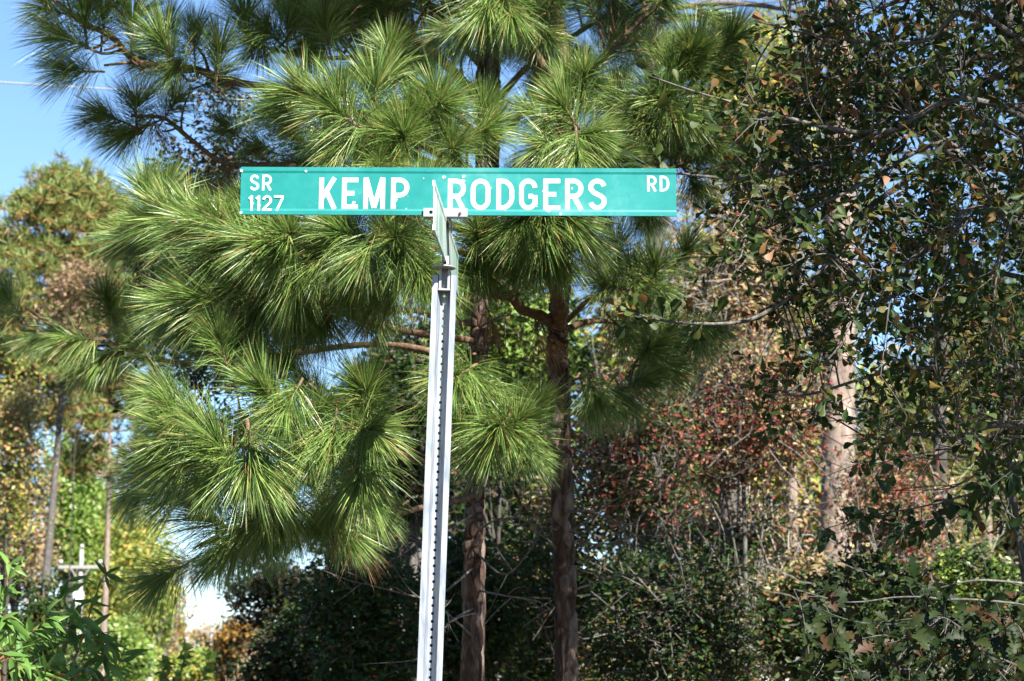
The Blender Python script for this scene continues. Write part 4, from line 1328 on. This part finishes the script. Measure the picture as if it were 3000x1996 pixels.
sap.finish(280)

# ---- dogwood spray reaching in from the right
base = np.array([2.3, 8.2, 0])
dog = LeafPlant('dogwood_shrub', 'dogwood spray with oval dark green leaves reaching in above the lobed sapling', 'shrub', base, L_OVATE, M['dogwood_leaf'], M['oak_bark'], 73)
rng = dog.rng
tp = dog.limb([base + [0, 0, -.1], base + [0, 0, .8], base + [-.05, -.02, 1.6], base + [-.1, -.1, 2.4], base + [-.2, -.2, 2.9]], .03, .012, 'trunk')
A = lambda z: tp[np.argmin(np.abs(tp[:, 2] - z))]
for ctrl in ([A(2.0), P(3000, 1410, 7.4), P(2850, 1450, 7.3), P(2700, 1480, 7.2), P(2550, 1500, 7.2), P(2420, 1545, 7.2)], [A(2.3), P(3000, 1290, 7.3), P(2880, 1335, 7.2), P(2750, 1345, 7.2), P(2600, 1335, 7.2)],
             [A(1.9), P(2950, 1500, 7.6), P(2800, 1520, 7.6), P(2640, 1560, 7.6)], [A(2.2), P(3010, 1350, 7.0), P(2975, 1390, 7.0)]):
    dog.limb(ctrl, .006, .0015)
n = 0
zone = [(2390, 1590), (2430, 1530), (2600, 1410), (2680, 1420), (2850, 1440), (2920, 1320), (3080, 1300), (3080, 1520), (2850, 1600), (2500, 1620)]
while n < 62:
    q = (rng.uniform(2380, 3080), rng.uniform(1300, 1620))
    if not poly_in(q, zone):
        continue
    n += 1
    dog.twig(P(q[0], q[1], rng.uniform(6.9, 7.8)), unit(rng.normal(0, .5, 3) + np.array([-.6, -.2, 0])), rng.integers(3, 6), .058, .002)
dog.finish(280)

# ---- bare tangled twigs at the right edge below the oak
rng = np.random.default_rng(74)
base = np.array([2.2, 7.9, 0])
tw = empty('bare_shrub', base)
tag(tw, 'leafless tangle of thin dark twigs below the oak by the frame edge', 'shrub')
mb = MB(); st = curve([base + [0, 0, -.1], base + [-.1, 0, 1.2], base + [-.2, 0, 2.2], base + [-.25, -.05, 2.8]], 20)
mb.tube(st, np.linspace(.022, .008, 20), 7); mb.build('stem', M['oak_bark'], tw, smooth=True)
for c in ([st[15], P(2960, 1160, 7.8), P(2800, 1060, 7.8), P(2700, 1000, 7.8)], [st[13], P(2900, 1290, 7.7), P(2700, 1270, 7.7), P(2520, 1290, 7.7)], [st[14], P(2940, 1200, 7.7), P(2900, 1020, 7.7), P(2830, 940, 7.7)], [st[12], P(2850, 1330, 7.6), P(2650, 1330, 7.6), P(2450, 1400, 7.6)],
          [st[11], P(2920, 1380, 7.6), P(2780, 1420, 7.6), P(2600, 1440, 7.6)], [st[16], P(2980, 1000, 7.7), P(2860, 860, 7.7), P(2780, 760, 7.7)], [st[15], P(2980, 1120, 7.5), P(2860, 1150, 7.5), P(2700, 1180, 7.5)]):
    o = dead_twig(tw, c, .0045, .0012, rng, 10, 'oak_bark', .4)

# ---- willow-like shrub, bottom left
base = np.array([-2.0, 7.9, 0])
wil = LeafPlant('willow_shrub', 'leafy shrub with long narrow bright leaves and reddish stems in the bottom left corner', 'shrub', base, L_LANCE, M['willow_leaf'], M['red_twig'], 75)
rng = wil.rng
YW = 8.6
stems = [[(-60, 2100), (-20, 1900), (10, 1780), (25, 1700), (30, 1640)], [(-40, 2100), (40, 1900), (100, 1840), (140, 1805)], [(-40, 2100), (20, 1930), (100, 1880), (195, 1850)], [(60, 2100), (150, 1950), (160, 1800), (200, 1690)],
         [(80, 2100), (200, 1960), (270, 1780), (300, 1720), (315, 1680)], [(0, 2100), (20, 1975), (90, 1965), (130, 1990)], [(120, 2100), (230, 1980), (280, 1900), (330, 1880)], [(-30, 2100), (-30, 1900), (-40, 1760)], [(100, 2100), (180, 2000), (250, 1920), (255, 1830)], [(20, 2100), (110, 1990), (190, 1900), (215, 1780)], [(160, 2120), (260, 2020), (340, 1960), (360, 1900)]]
for s in stems:
    Yq = (7.0 if s[-1][0] < 150 else 8.5) + rng.uniform(-.25, .25)
    w = wil.limb([base + rng.normal(0, .04, 3) * [1, 1, 0] + [0, 0, -.05]] + [P(x, y, Yq) for x, y in s], .0055, .0015, 'stem', .006)
    for po in twig_leaves(w[12:], rng, 24 if Yq < 7.6 else 15, .085 if Yq < 7.6 else .10, tipb=.2):
        d = unit(po[1] + np.array([.15, -.1, -.45]))
        wil.poses.append((po[0], d, po[2], po[3]))
for _ in range(30):
    q = (rng.uniform(-40, 350), rng.uniform(1790, 2080))
    wil.twig(P(q[0], q[1], rng.uniform(6.8, 7.2) if q[0] < 140 else rng.uniform(8.0, 8.8)), unit(rng.normal(0, .5, 3) + np.array([.2, -.2, .3])), 7, .11, .0025)
wil.finish(290)
# small leafy sprigs at the bottom edge further right
base = P(540, 1996, 10.5) * [1, 1, 0]
spr = LeafPlant('leafy_sapling', 'thin sapling with small bright leaves at the bottom edge beside the willowy shrub', 'sapling', base, L_OVATE, M['lime_leaf'], M['red_twig'], 76)
rng = spr.rng
for s in ([(520, 2100), (530, 1990), (545, 1890)], [(560, 2100), (600, 1980), (615, 1930)], [(500, 2100), (490, 1990), (480, 1940)]):
    w = spr.limb([base + [0, 0, -.05]] + [P(x, y, 10.5) for x, y in s], .007, .002, 'stem', .006)
    for po in twig_leaves(w[14:], rng, 24, .06, tipb=.2):
        spr.poses.append(po)
spr.finish(80)

# a leaf caught in mid-air
lf = MB(); scatter(lf, L_SPAT[1], np.array([[0, 0, 0.]]), np.array([[.4, -.3, .8]]), np.array([[.8, .5, 0]]), [.012])
o = lf.build('falling_leaf', M['dark_leaf']); o.location = P(217, 415, 7.5)
tag(o, 'tiny dark leaf in mid-air against the blue sky', 'leaf')

# ------------------------------------------------------------------ woods
def lobes(rng, k=7):
    return rand_dirs(rng, k), rng.uniform(.5, 1.0, k)


def crown_points(rng, n, centre, radii, shell=.55, k=7):
    """points in an ellipsoid with an uneven outline"""
    D, A_ = lobes(rng, k)
    out = []
    while len(out) < n:
        u = rand_dirs(rng, 1)[0]
        b = .62 + .42 * max(0, ((D @ u) ** 3 * A_).max())
        r = b * rng.uniform(0, 1) ** (1 / 3 if shell < .5 else .36)
        out.append(u * r)
    return np.asarray(centre) + np.array(out) * np.asarray(radii)


def box_px(px0, px1, py0, py1, Y):
    c = P((px0 + px1) / 2, (py0 + py1) / 2, Y)
    a, b_ = P(px0, py1, Y), P(px1, py0, Y)
    return c, abs(b_[0] - a[0]) / 2, abs(b_[2] - a[2]) / 2


def hardwood(name, label, cat, box, Y, nclu, nleaf, size, leafmat, barkmat='oak_bark', seed=1, group=None, base=None, r0=None, clump=.22, limbs=9, shapes=None, depth=None, mid=None, twig_r=1.0, fine=0, leaf2=None):
    rng = np.random.default_rng(seed)
    c, rx, rz = box_px(*box, Y)
    ry = depth or max(.6, (rx + rz) * .45)
    if base is None:
        base = np.array([c[0] + rng.normal(0, .1) * rx, c[1], 0])
    base = np.array([base[0], base[1], 0.0])
    root = empty(name, base)
    tag(root, label, cat, group)
    r0 = r0 or max(.02, .018 * (c[2] + rz))
    cl = crown_points(rng, nclu, c, (rx, ry, rz))
    low = cl[:, 2] < .3
    cl[low, 2] = rng.uniform(.3, .8, low.sum())
    tb = MB()
    ctop = c + np.array([0, 0, rz * .55])
    mid = mid if mid is not None else np.array([(base[0] + c[0]) / 2, (base[1] + c[1]) / 2, max(.3, (c[2] - rz) * .6)])
    tp = wobble(curve([base + [0, 0, -.1], mid, c + [0, 0, -.2 * rz], ctop], 20), .04 * rx, rng)
    tp[0] = base + [0, 0, -.1]
    tb.tube(tp, np.linspace(r0, r0 * .2, 20), 9)
    allp = [tp[5:]]
    for i in range(limbs):
        e = cl[rng.integers(0, nclu)]
        k = rng.integers(6, 17)
        a = tp[k]
        lp = wobble(curve([a, a * .5 + e * .5 + [0, 0, .15 * np.linalg.norm(e - a) * rng.uniform(-.5, 1)], e], 12), .05 * np.linalg.norm(e - a), rng)
        lp[0] = a
        tb.tube(lp, np.linspace(r0 * .45, r0 * .1, 12), 6)
        allp.append(lp)
    allp = np.vstack(allp)
    tb.build('trunk', M[barkmat], root, smooth=True)
    cb = MB()
    for e in cl:                      # twigs out to each clump
        a = allp[np.argmin(np.linalg.norm(allp - e, axis=1))]
        L = np.linalg.norm(e - a)
        lp = wobble(curve([a, (a + e) / 2 + rng.normal(0, .12, 3) * L, e], 6), .04 * L, rng)
        cb.tube(lp, np.linspace(r0 * .14, r0 * .04, 6) * twig_r, 3, 1, cap=False)
    for _ in range(fine):             # long thin shoots and vines
        a = cl[rng.integers(0, nclu)]; e = a + rng.normal(0, 1, 3) * np.array([rx, ry, rz]) * .45
        e[2] = max(e[2], .2)
        lp = wobble(curve([a, (a + e) / 2 + rng.normal(0, .3, 3) * .5 * rx, e], 9), .05 * rx, rng)
        cb.tube(lp, np.linspace(.006, .0025, 9) * twig_r * Y / 14, 3, 1, cap=False)
    rad = clump * (rx + ry + rz) / 3
    pos = np.repeat(cl, nleaf, 0) + rng.normal(0, 1, (nclu * nleaf, 3)) * rad * np.array([1, 1, .75])
    pos[:, 2] = np.maximum(pos[:, 2], .05)
    mats = [M[leafmat], M[barkmat]]
    if leaf2:
        mats.append(M[leaf2])
        w = np.repeat(rng.uniform(0, 1, nclu) < .4, nleaf)
        leaves(cb, rng, shapes or L_TINY, pos[~w], size, 0)
        leaves(cb, rng, shapes or L_TINY, pos[w], size, 2)
    else:
        leaves(cb, rng, shapes or L_TINY, pos, size, 0)
    o = cb.build('crown', mats, root)
    o['kind'] = 'stuff'
    return root


def far_pine(name, label, base, H, crown_lo, Rm, nclump, seed, lean=0.0, needle=.30, group=None, r0=.13, per=5, ymid=None, wid=.012, bark='far_bark'):
    rng = np.random.default_rng(seed)
    base = np.array([base[0], base[1], 0.0])
    root = empty(name, base)
    tag(root, label, 'pine tree', group)
    topp = base + np.array([lean * H, 0, H])
    mid = base + np.array([lean * H * .45 + rng.normal(0, .05), 0, H * .5])
    tp = curve([base - [0, 0, .2], mid, topp], 26)
    tb = MB(); tb.tube(tp, np.linspace(r0, r0 * .25, 26) * rng.uniform(.95, 1.05, 26), 12); 
    cb = MB()
    for _ in range(nclump):
        f = rng.uniform(0, 1)
        h = crown_lo + (H - crown_lo) * f
        prof = math.sin(math.pi * min(1, .18 + .80 * f ** .8)) ** .8
        az = rng.uniform(0, 2 * np.pi)
        rr = Rm * prof * rng.uniform(.25, 1.0) ** .6
        i = int(np.argmin(np.abs(tp[:, 2] - max(h - .25 * rr, crown_lo * .9))))
        a = tp[i]
        e = np.array([a[0] + rr * math.cos(az), a[1] + rr * math.sin(az), h + rng.uniform(-.2, .3)])
        lp = wobble(curve([a, (a + e) / 2 + [0, 0, -.08 * rr], e], 7), .03 * rr, rng)
        tb.tube(lp, np.linspace(max(.02, r0 * .25), .012, 7), 5)
        for _k in range(per):
            c = e + rng.normal(0, .24, 3) * [1, 1, .7]
            k = 26
            d = rand_dirs(rng, k, .55)
            old = d[:, 2] < .12
            s = unit(np.cross(d, rng.normal(0, 1, (k, 3))))
            L = needle * rng.uniform(.7, 1.1, (k, 1))
            V = np.stack([c + s * wid * .7, c + d * L + s * wid * .5, c + d * L - s * wid * .5, c - s * wid * .7], 1)
            for sel, m in ((~old, 0), (old, 1)):
                v = V[sel]
                if len(v):
                    cb.add(v.reshape(-1, 3), np.arange(4 * len(v)).reshape(-1, 4), None, m)
    tb.build('trunk', M[bark], root, smooth=True)
    o = cb.build('crown', [M['far_needle'], M['old_needle']], root)
    o['kind'] = 'stuff'
    return root


# ---- left: along the far road
b0 = P(92, 2040, 48)
far_pine('tall_pine', 'tall sunlit pine with leaning bare trunk against the sky at the far left', b0, 14.0, 9.2, 3.2, 300, 201, lean=.042, per=8, wid=.016, needle=.26, bark='oak_bark')
far_pine('tall_pine', 'shorter pine crown just right of the tall leaning pine trunk', P(290, 2040, 60), 11.2, 8.2, 2.0, 70, 202, per=7, wid=.02)
far_pine('tall_pine', 'pine at the far left edge behind the brown-leaved trees', P(-120, 2040, 55), 13.0, 8.6, 3.0, 140, 203, per=7, wid=.02)
hardwood('hardwood_tree', 'thin pale-limbed tree with tan leaves in front of the tall leaning pine', 'tree', (120, 340, 700, 1060), 40, 60, 55, .10, 'brown_leaf', seed=204, clump=.16, r0=.014, barkmat='dark_bark')
hardwood('hardwood_tree', 'rusty brown tree at the left edge below the tall pine crown', 'tree', (-60, 130, 1000, 1640), 42, 90, 60, .11, 'tan_leaf', seed=205, clump=.16, leaf2='yellow_leaf', r0=.06, barkmat='dark_bark')
hardwood('evergreen_shrub', 'dark glossy evergreen behind the long-leaved shrub at the left', 'shrub', (50, 200, 1640, 2000), 26, 60, 60, .085, 'green_leaf', seed=206, clump=.16)
far_left = 'sunlit trees along the far road'
hardwood('hardwood_tree', 'yellow-green tree directly behind the nearest utility pole', 'tree', (160, 450, 1330, 2000), 98, 190, 75, .26, 'yellow_leaf', seed=207, clump=.15, group=far_left)
hardwood('hardwood_tree', 'lime green tree between tall pine trunk and nearest utility pole', 'tree', (120, 300, 1200, 1800), 92, 150, 70, .25, 'lime_leaf', seed=208, clump=.15, group=far_left)
hardwood('hardwood_tree', 'golden leaning tree under the drooping pine spray tip', 'tree', (320, 520, 1450, 2000), 112, 150, 70, .28, 'yellow_leaf', seed=209, clump=.15, group=far_left, leaf2='lime_leaf')
hardwood('hardwood_tree', 'grey-brown half bare tree left of the sky gap by the road', 'tree', (420, 560, 1560, 1960), 125, 60, 40, .26, 'brown_leaf', barkmat='grey_bark', seed=210, clump=.16, group=far_left, fine=60)
hardwood('hardwood_tree', 'orange tree at the bottom beside the second utility pole', 'tree', (455, 560, 1790, 2010), 150, 70, 60, .34, 'orange_leaf', seed=211, clump=.16, group=far_left)
hardwood('hardwood_tree', 'low green tree at the bottom under the nearest utility pole', 'tree', (230, 480, 1780, 2080), 82, 90, 70, .2, 'lime_leaf', seed=212, clump=.15, group=far_left)
hardwood('hardwood_tree', 'pale hazy distant tree behind the second utility pole', 'tree', (540, 690, 1800, 2030), 200, 60, 60, .42, 'tan_leaf', seed=213, clump=.16, group=far_left)
hardwood('hardwood_tree', 'dim brown tree filling the left edge behind the evergreen shrub', 'tree', (-80, 170, 1250, 1900), 58, 110, 60, .16, 'tan_leaf', seed=214, clump=.16, leaf2='dark_leaf')
# right side of that road
hardwood('overhanging_tree', 'dark grey-green tree hanging over the sky gap at the bottom', 'tree', (610, 1010, 1600, 1880), 26, 110, 55, .075, 'dark_leaf', seed=221, clump=.13, base=(-1.7, 26.3), mid=P(1010, 1900, 26), r0=.05, limbs=14, barkmat='dark_bark')
hardwood('hardwood_tree', 'amber tree below the dark overhanging tree by the road', 'tree', (600, 800, 1780, 2030), 62, 90, 75, .15, 'orange_leaf', seed=222, clump=.15, leaf2='dark_leaf')
hardwood('hardwood_tree', 'olive tree behind the third utility pole', 'tree', (770, 900, 1810, 2030), 275, 60, 70, .55, 'yellow_leaf', seed=223, clump=.15, leaf2='dark_leaf')
# pale dry brush by the roadside
rng = np.random.default_rng(224)
gc, grx, grz = box_px(670, 905, 1905, 2100, 48)
gb = MB()
n = 2600
bp_ = np.stack([gc[0] + rng.normal(0, .45, n) * grx, gc[1] + rng.normal(0, .6, n), np.zeros(n)], -1)
hgt = (gc[2] + grz) * np.exp(-((bp_[:, 0] - gc[0]) / grx) ** 2 * .6) * rng.uniform(.75, 1.0, n)
tip = bp_ + np.stack([rng.normal(0, .15, n), rng.normal(0, .15, n), hgt], -1)
sd = np.array([.02, 0, 0])
gb.add(np.stack([bp_ - sd, bp_ + sd, tip + sd * .5, tip - sd * .5], 1).reshape(-1, 3), np.arange(4 * n).reshape(-1, 4))
o = gb.build('dry_brush', M['grass_tan'])
tag(o, 'pale mound of dry brush beside the far road at the bottom', 'brush', None, 'stuff')

# utility poles down the road
def utility_pole(px, py, Y, half, label, top_extra=.75):
    c = P(px, py, Y)
    root = empty('utility_pole', (c[0], c[1], 0))
    tag(root, label, 'utility pole', 'utility poles along the far road')
    mb = MB(); mb.tube(np.array([[c[0], c[1], -.3], [c[0], c[1], c[2] * .5], [c[0], c[1], c[2] + top_extra]]), [.13, .115, .09], 10); mb.build('shaft', M['wood'], root, smooth=True)
    mb = MB(); mb.box((c[0] - half, c[1] - .20, c[2] - .07), (c[0] + half, c[1] - .12, c[2] + .07)); arm = mb.build('crossarm', M['wood'], root)
    for sx in (-1, 1):
        mb = MB(); mb.tube(np.array([[c[0] + sx * half * .45, c[1] - .21, c[2] - .04], [c[0], c[1] - .18, c[2] - .65]]), .03, 5); mb.build('brace', M['wood'], root)
    for ix, iz in ((-half * .9, .08), (half * .9, .08), (0, top_extra)):
        mb = MB(); p = np.array([c[0] + ix, c[1] - (.16 if ix else 0), c[2] + iz])
        mb.tube(p + np.array([[0, 0, 0], [0, 0, .08], [0, 0, .1], [0, 0, .2], [0, 0, .22]]), [.03, .03, .09, .07, .02], 8); mb.build('insulator', M['porcelain'], root, smooth=True)
    return root, c


p1 = utility_pole(238, 1662, 85, .93, 'nearest weathered utility pole with crossarm above the long-leaved shrub')
mb = MB(); c = p1[1]; mb.tube(np.array([[c[0] - .02, c[1] - .32, c[2] - 1.05], [c[0] - .02, c[1] - .32, c[2] - 1.9]]), [.24, .24], 12); mb.build('transformer', M['porcelain'], p1[0], smooth=True)
utility_pole(620, 1850, 175, .93, 'second utility pole beside the amber tree')
utility_pole(832, 1925, 262, .93, 'farthest utility pole standing over the dry brush')
# wire crossing the sky
mb = MB()
wa, wb = P(-2600, 150, 30), P(4200, 420, 34)
q = np.linspace(0, 1, 60)[:, None]
wp = wa + (wb - wa) * q
wp[:, 2] += -1.0 * 4 * (q * (1 - q))[:, 0]
ref = PX(wp[np.argmin(np.abs(np.array([PX(w)[0] for w in wp]) - 250))])
wp[:, 2] += (ref[1] - 241) / F * 31
mb.tube(wp, .013, 6)
tag(mb.build('overhead_wire', M['wire'], smooth=True), 'thin pale overhead wire crossing the blue sky at the upper left', 'wire')

# ---- small-leaved tree between the pines and the sky, left
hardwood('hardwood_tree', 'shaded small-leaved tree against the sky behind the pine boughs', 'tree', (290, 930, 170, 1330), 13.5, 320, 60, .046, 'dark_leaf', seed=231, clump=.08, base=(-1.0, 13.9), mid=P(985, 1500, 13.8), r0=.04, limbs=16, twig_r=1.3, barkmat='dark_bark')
# ---- dark undergrowth between the road and the trunks
ug = 'undergrowth behind the pines'
hardwood('evergreen_shrub', 'dark evergreen shrub left of the post at the bottom', 'shrub', (860, 1280, 1560, 2150), 13.5, 120, 70, .05, 'green_leaf', seed=241, clump=.14, group=ug, fine=40)
hardwood('evergreen_shrub', 'dark leafy shrub between the steel post and the pine trunk', 'shrub', (1180, 1560, 1500, 2150), 14.5, 120, 70, .052, 'green_leaf', seed=242, clump=.14, group=ug, fine=40)
hardwood('evergreen_shrub', 'green shrub behind the forked pine trunk', 'shrub', (1400, 1850, 1350, 2150), 15.5, 120, 65, .055, 'green_leaf', seed=243, clump=.14, group=ug, fine=60, leaf2='tan_leaf')
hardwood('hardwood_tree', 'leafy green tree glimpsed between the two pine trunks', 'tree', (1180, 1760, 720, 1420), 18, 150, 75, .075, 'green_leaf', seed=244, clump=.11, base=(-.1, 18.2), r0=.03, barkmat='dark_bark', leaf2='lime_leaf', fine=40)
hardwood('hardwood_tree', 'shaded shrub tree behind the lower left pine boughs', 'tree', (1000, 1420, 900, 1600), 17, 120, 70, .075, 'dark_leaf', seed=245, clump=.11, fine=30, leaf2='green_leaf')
# ---- red shrubs and brown tangle on the right
rs = 'red-leaved saplings on the right'
hardwood('red_sapling', 'red-leaved sapling just right of the forked pine trunk', 'sapling', (1660, 2080, 1040, 1620), 14.5, 230, 30, .046, 'red_leaf', seed=251, clump=.17, r0=.03, barkmat='oak_bark', group=rs, fine=160, leaf2='green_leaf')
hardwood('red_sapling', 'brightest red sapling left of the big pale trunk', 'sapling', (1930, 2420, 880, 1560), 15.5, 300, 28, .048, 'red_leaf', seed=252, clump=.17, r0=.03, barkmat='oak_bark', group=rs, fine=200, leaf2='tan_leaf')
hardwood('red_sapling', 'reddish sapling right of the big pale trunk', 'sapling', (2400, 2800, 1240, 1760), 17, 150, 24, .05, 'red_leaf', seed=253, clump=.17, r0=.03, barkmat='oak_bark', group=rs, fine=80, leaf2='tan_leaf')
hardwood('vine_tangle', 'pale brown vine-hung tree above the red saplings', 'tree', (1900, 2420, 520, 1080), 19, 130, 50, .07, 'tan_leaf', barkmat='grey_bark', seed=254, clump=.12, fine=260, r0=.07)
hardwood('vine_tangle', 'lower mass of brown vines under the red saplings', 'shrub', (1850, 2420, 1380, 2120), 16.5, 150, 60, .06, 'tan_leaf', barkmat='grey_bark', seed=255, clump=.12, fine=240, leaf2='green_leaf')
hardwood('vine_tangle', 'grey brown thicket behind the lobed sapling at lower right', 'shrub', (2380, 2900, 1350, 2120), 21, 150, 60, .075, 'tan_leaf', barkmat='grey_bark', seed=256, clump=.12, fine=220, leaf2='dark_leaf')
hardwood('evergreen_shrub', 'mid green shrub in the middle of the undergrowth right of the trunks', 'shrub', (1700, 2120, 1560, 2150), 13.8, 130, 75, .055, 'green_leaf', seed=257, clump=.11, group=ug, fine=50)
hardwood('evergreen_shrub', 'small sunlit lime green bush at the lower right', 'shrub', (2680, 3010, 1570, 1900), 15, 90, 70, .055, 'green_leaf', seed=258, clump=.15, fine=30, leaf2='lime_leaf')
hardwood('evergreen_shrub', 'green shrub at the foot of the big pale trunk', 'shrub', (2180, 2720, 1560, 2150), 14.8, 140, 70, .06, 'green_leaf', seed=259, clump=.11, group=ug, fine=80, leaf2='tan_leaf')
# ---- taller trees behind on the right
rng = np.random.default_rng(261)


def plain_pine(px_top, px_bot, Y, r, label, seed, H=14, limbs_=(), bark='far_bark'):
    a, b_ = P(px_bot, 1996, Y), P(px_top, 0, Y)
    d = (b_ - a) / (b_[2] - a[2])
    rng = np.random.default_rng(seed)
    base = a - d * a[2]
    root = empty('pine_tree', (base[0], base[1], 0))
    tag(root, label, 'pine tree')
    bark_trunk(root, [base - d * .2, base + d * H * .33, base + d * H * .66, base + d * H], r, r * .6, seed, sides=36, dz=.03, mat=bark, amp=.02, pw=.06, phh=.16)
    cb, tb = MB(), MB()
    for _ in range(60):
        h = rng.uniform(.62, 1.02) * H
        az = rng.uniform(0, 6.28)
        a0 = base + d * min(h - .2, H - .05)
        e = a0 + np.array([math.cos(az), math.sin(az), .15]) * rng.uniform(.5, 2.2)
        tb.tube(wobble(curve([a0, (a0 + e) / 2, e], 6), .03, rng), np.linspace(.04, .015, 6), 5, 1)
        for _k in range(5):
            c = e + rng.normal(0, .22, 3)
            k = 24
            dd = rand_dirs(rng, k, .4)
            s = unit(np.cross(dd, rng.normal(0, 1, (k, 3))))
            L = .27 * rng.uniform(.7, 1.1, (k, 1))
            V = np.stack([c + s * .006, c + dd * L, c - s * .006], 1)
            cb.add(V.reshape(-1, 3), None, np.arange(3 * k).reshape(-1, 3), 0)
    tb.build('limbs', M[bark], root, smooth=True)
    o = cb.build('crown', [M['far_needle']], root); o['kind'] = 'stuff'
    for c in limbs_:
        dead_twig(root, c, .035, .012, rng, 4, 'dead_twig', 1.2)
    return root


plain_pine(2462, 2452, 20, .19, 'big pale sunlit pine trunk standing among the red saplings', 271, H=15)
plain_pine(1915, 1930, 17, .105, 'grey trunk with a pale bare limb rising above the right end of the sign', 272, H=13, limbs_=([P(1930, 30, 17), P(2050, 18, 16.9), P(2200, 15, 16.8), P(2330, 30, 16.7), P(2420, 50, 16.6)], [P(1935, 60, 17), P(2040, 50, 17), P(2120, 55, 17)]), bark='oak_bark')
plain_pine(2760, 2750, 30, .12, 'dark pine trunk behind the bare twigs at the right', 273, H=15, bark='dark_bark')
hardwood('hardwood_tree', 'dull green tree behind the sign end and the oak leaves', 'tree', (1950, 2420, -60, 620), 26, 90, 60, .10, 'yellow_leaf', seed=281, clump=.12, leaf2='orange_leaf', base=(2.6, 26.4))
far_pine('tall_pine', 'blurred bright pine behind the bare twigs at the right edge', P(2900, 2040, 34), 8.6, 2.5, 2.0, 90, 282, per=6)
far_pine('tall_pine', 'blurred tall pine high behind the oak leaves', P(2330, 2040, 36), 14.0, 8.0, 2.6, 80, 283, per=6)
hardwood('hardwood_tree', 'tan-leaved tree behind the right pines and brown thicket', 'tree', (2450, 2950, 1000, 1700), 38, 100, 60, .16, 'tan_leaf', seed=284, clump=.13, leaf2='lime_leaf')
hardwood('hardwood_tree', 'olive backdrop tree closing the view behind the red saplings', 'tree', (1700, 2400, 560, 1700), 32, 170, 70, .15, 'tan_leaf', seed=285, clump=.13, leaf2='yellow_leaf', fine=60)
hardwood('hardwood_tree', 'backdrop tree seen in gaps left of the forked pine trunk', 'tree', (950, 1700, 620, 1900), 30, 170, 70, .14, 'dark_leaf', seed=286, clump=.13, leaf2='green_leaf', fine=40)
hardwood('hardwood_tree', 'unseen tall tree added above the upper right corner for its shade', 'tree', (2000, 3320, -2500, -150), 9.7, 280, 80, .10, 'green_leaf', seed=287, clump=.12, base=(4.2, 10.8), r0=.14, depth=2.3)  # out of view, added to shade the undergrowth at the bottom centre
hardwood('hardwood_tree', 'shaded tree beyond the right edge behind the oak', 'tree', (2850, 3500, 200, 1700), 24, 120, 70, .10, 'dark_leaf', seed=288, clump=.13, leaf2='green_leaf')

# ---- the wood closes behind
for i, (bx_, Y, m1, m2, lab) in enumerate((
        ((1250, 1750, 560, 2040), 40, 'green_leaf', 'yellow_leaf', 'distant green tree seen through the pines right of the post'),
        ((1650, 2150, 620, 2040), 43, 'tan_leaf', 'green_leaf', 'distant tan and green tree behind the first red sapling'),
        ((2050, 2500, 640, 2040), 40, 'tan_leaf', 'yellow_leaf', 'distant tan tree behind the big pale trunk'),
        ((2420, 2900, 900, 2040), 46, 'yellow_leaf', 'tan_leaf', 'distant olive tree behind the oak and bare twigs'),
        ((2750, 3200, 620, 2040), 42, 'green_leaf', 'dark_leaf', 'distant dark tree at the right edge behind the oak'),
        ((900, 1350, 800, 2040), 38, 'dark_leaf', 'green_leaf', 'distant dark tree behind the lower left boughs'))):
    hardwood('hardwood_tree', lab, 'tree', bx_, Y, 260, 60, .17, m1, 'dark_bark', seed=301 + i, clump=.10, leaf2=m2, r0=.12, group='trees closing the view on the right')

hardwood('evergreen_shrub', 'olive leafy shrub low behind the lobed sapling', 'shrub', (2330, 2760, 1600, 2150), 11.5, 170, 60, .05, 'green_leaf', seed=331, clump=.13, fine=70, leaf2='dark_leaf', r0=.02, barkmat='oak_bark')
hardwood('evergreen_shrub', 'mixed green and russet shrub low to the right of the forked pine', 'shrub', (1700, 2280, 1540, 2150), 12.6, 170, 42, .045, 'green_leaf', seed=332, clump=.14, fine=90, leaf2='dark_leaf', r0=.02, barkmat='oak_bark')  # dark second leaf colour stands in for black gaps in shade

# ---- low growth that closes the bottom of the view
for i, (bx_, Y, m1, m2, sz, lab) in enumerate((
        ((1050, 1480, 1650, 2150), 22, 'dark_leaf', 'green_leaf', .085, 'low dark bush seen between post and pine trunks'),
        ((1420, 1860, 1620, 2150), 23, 'green_leaf', 'dark_leaf', .085, 'low bush deep behind the forked pine trunk'),
        ((1800, 2300, 1600, 2150), 24, 'tan_leaf', 'dark_leaf', .09, 'low brown bush deep behind the red saplings'),
        ((2250, 2700, 1620, 2150), 25, 'tan_leaf', 'green_leaf', .09, 'low bush deep behind the big pale trunk'),
        ((2640, 3080, 1620, 2150), 26, 'yellow_leaf', 'dark_leaf', .095, 'low olive bush deep in the lower right corner'),
        ((700, 1120, 1760, 2150), 20, 'dark_leaf', 'green_leaf', .075, 'low dark bush at the edge of the roadside gap'),
        ((430, 700, 1870, 2110), 88, 'yellow_leaf', 'lime_leaf', .24, 'low yellow bush on the roadside under the sky gap'),
        ((-60, 300, 1820, 2110), 50, 'lime_leaf', 'green_leaf', .15, 'low green bank behind the long-leaved shrub'))):
    hardwood('low_bush', lab, 'bush', bx_, Y, 200, 60, sz, m1, 'dark_bark', seed=341 + i, clump=.12, leaf2=m2, r0=.04)
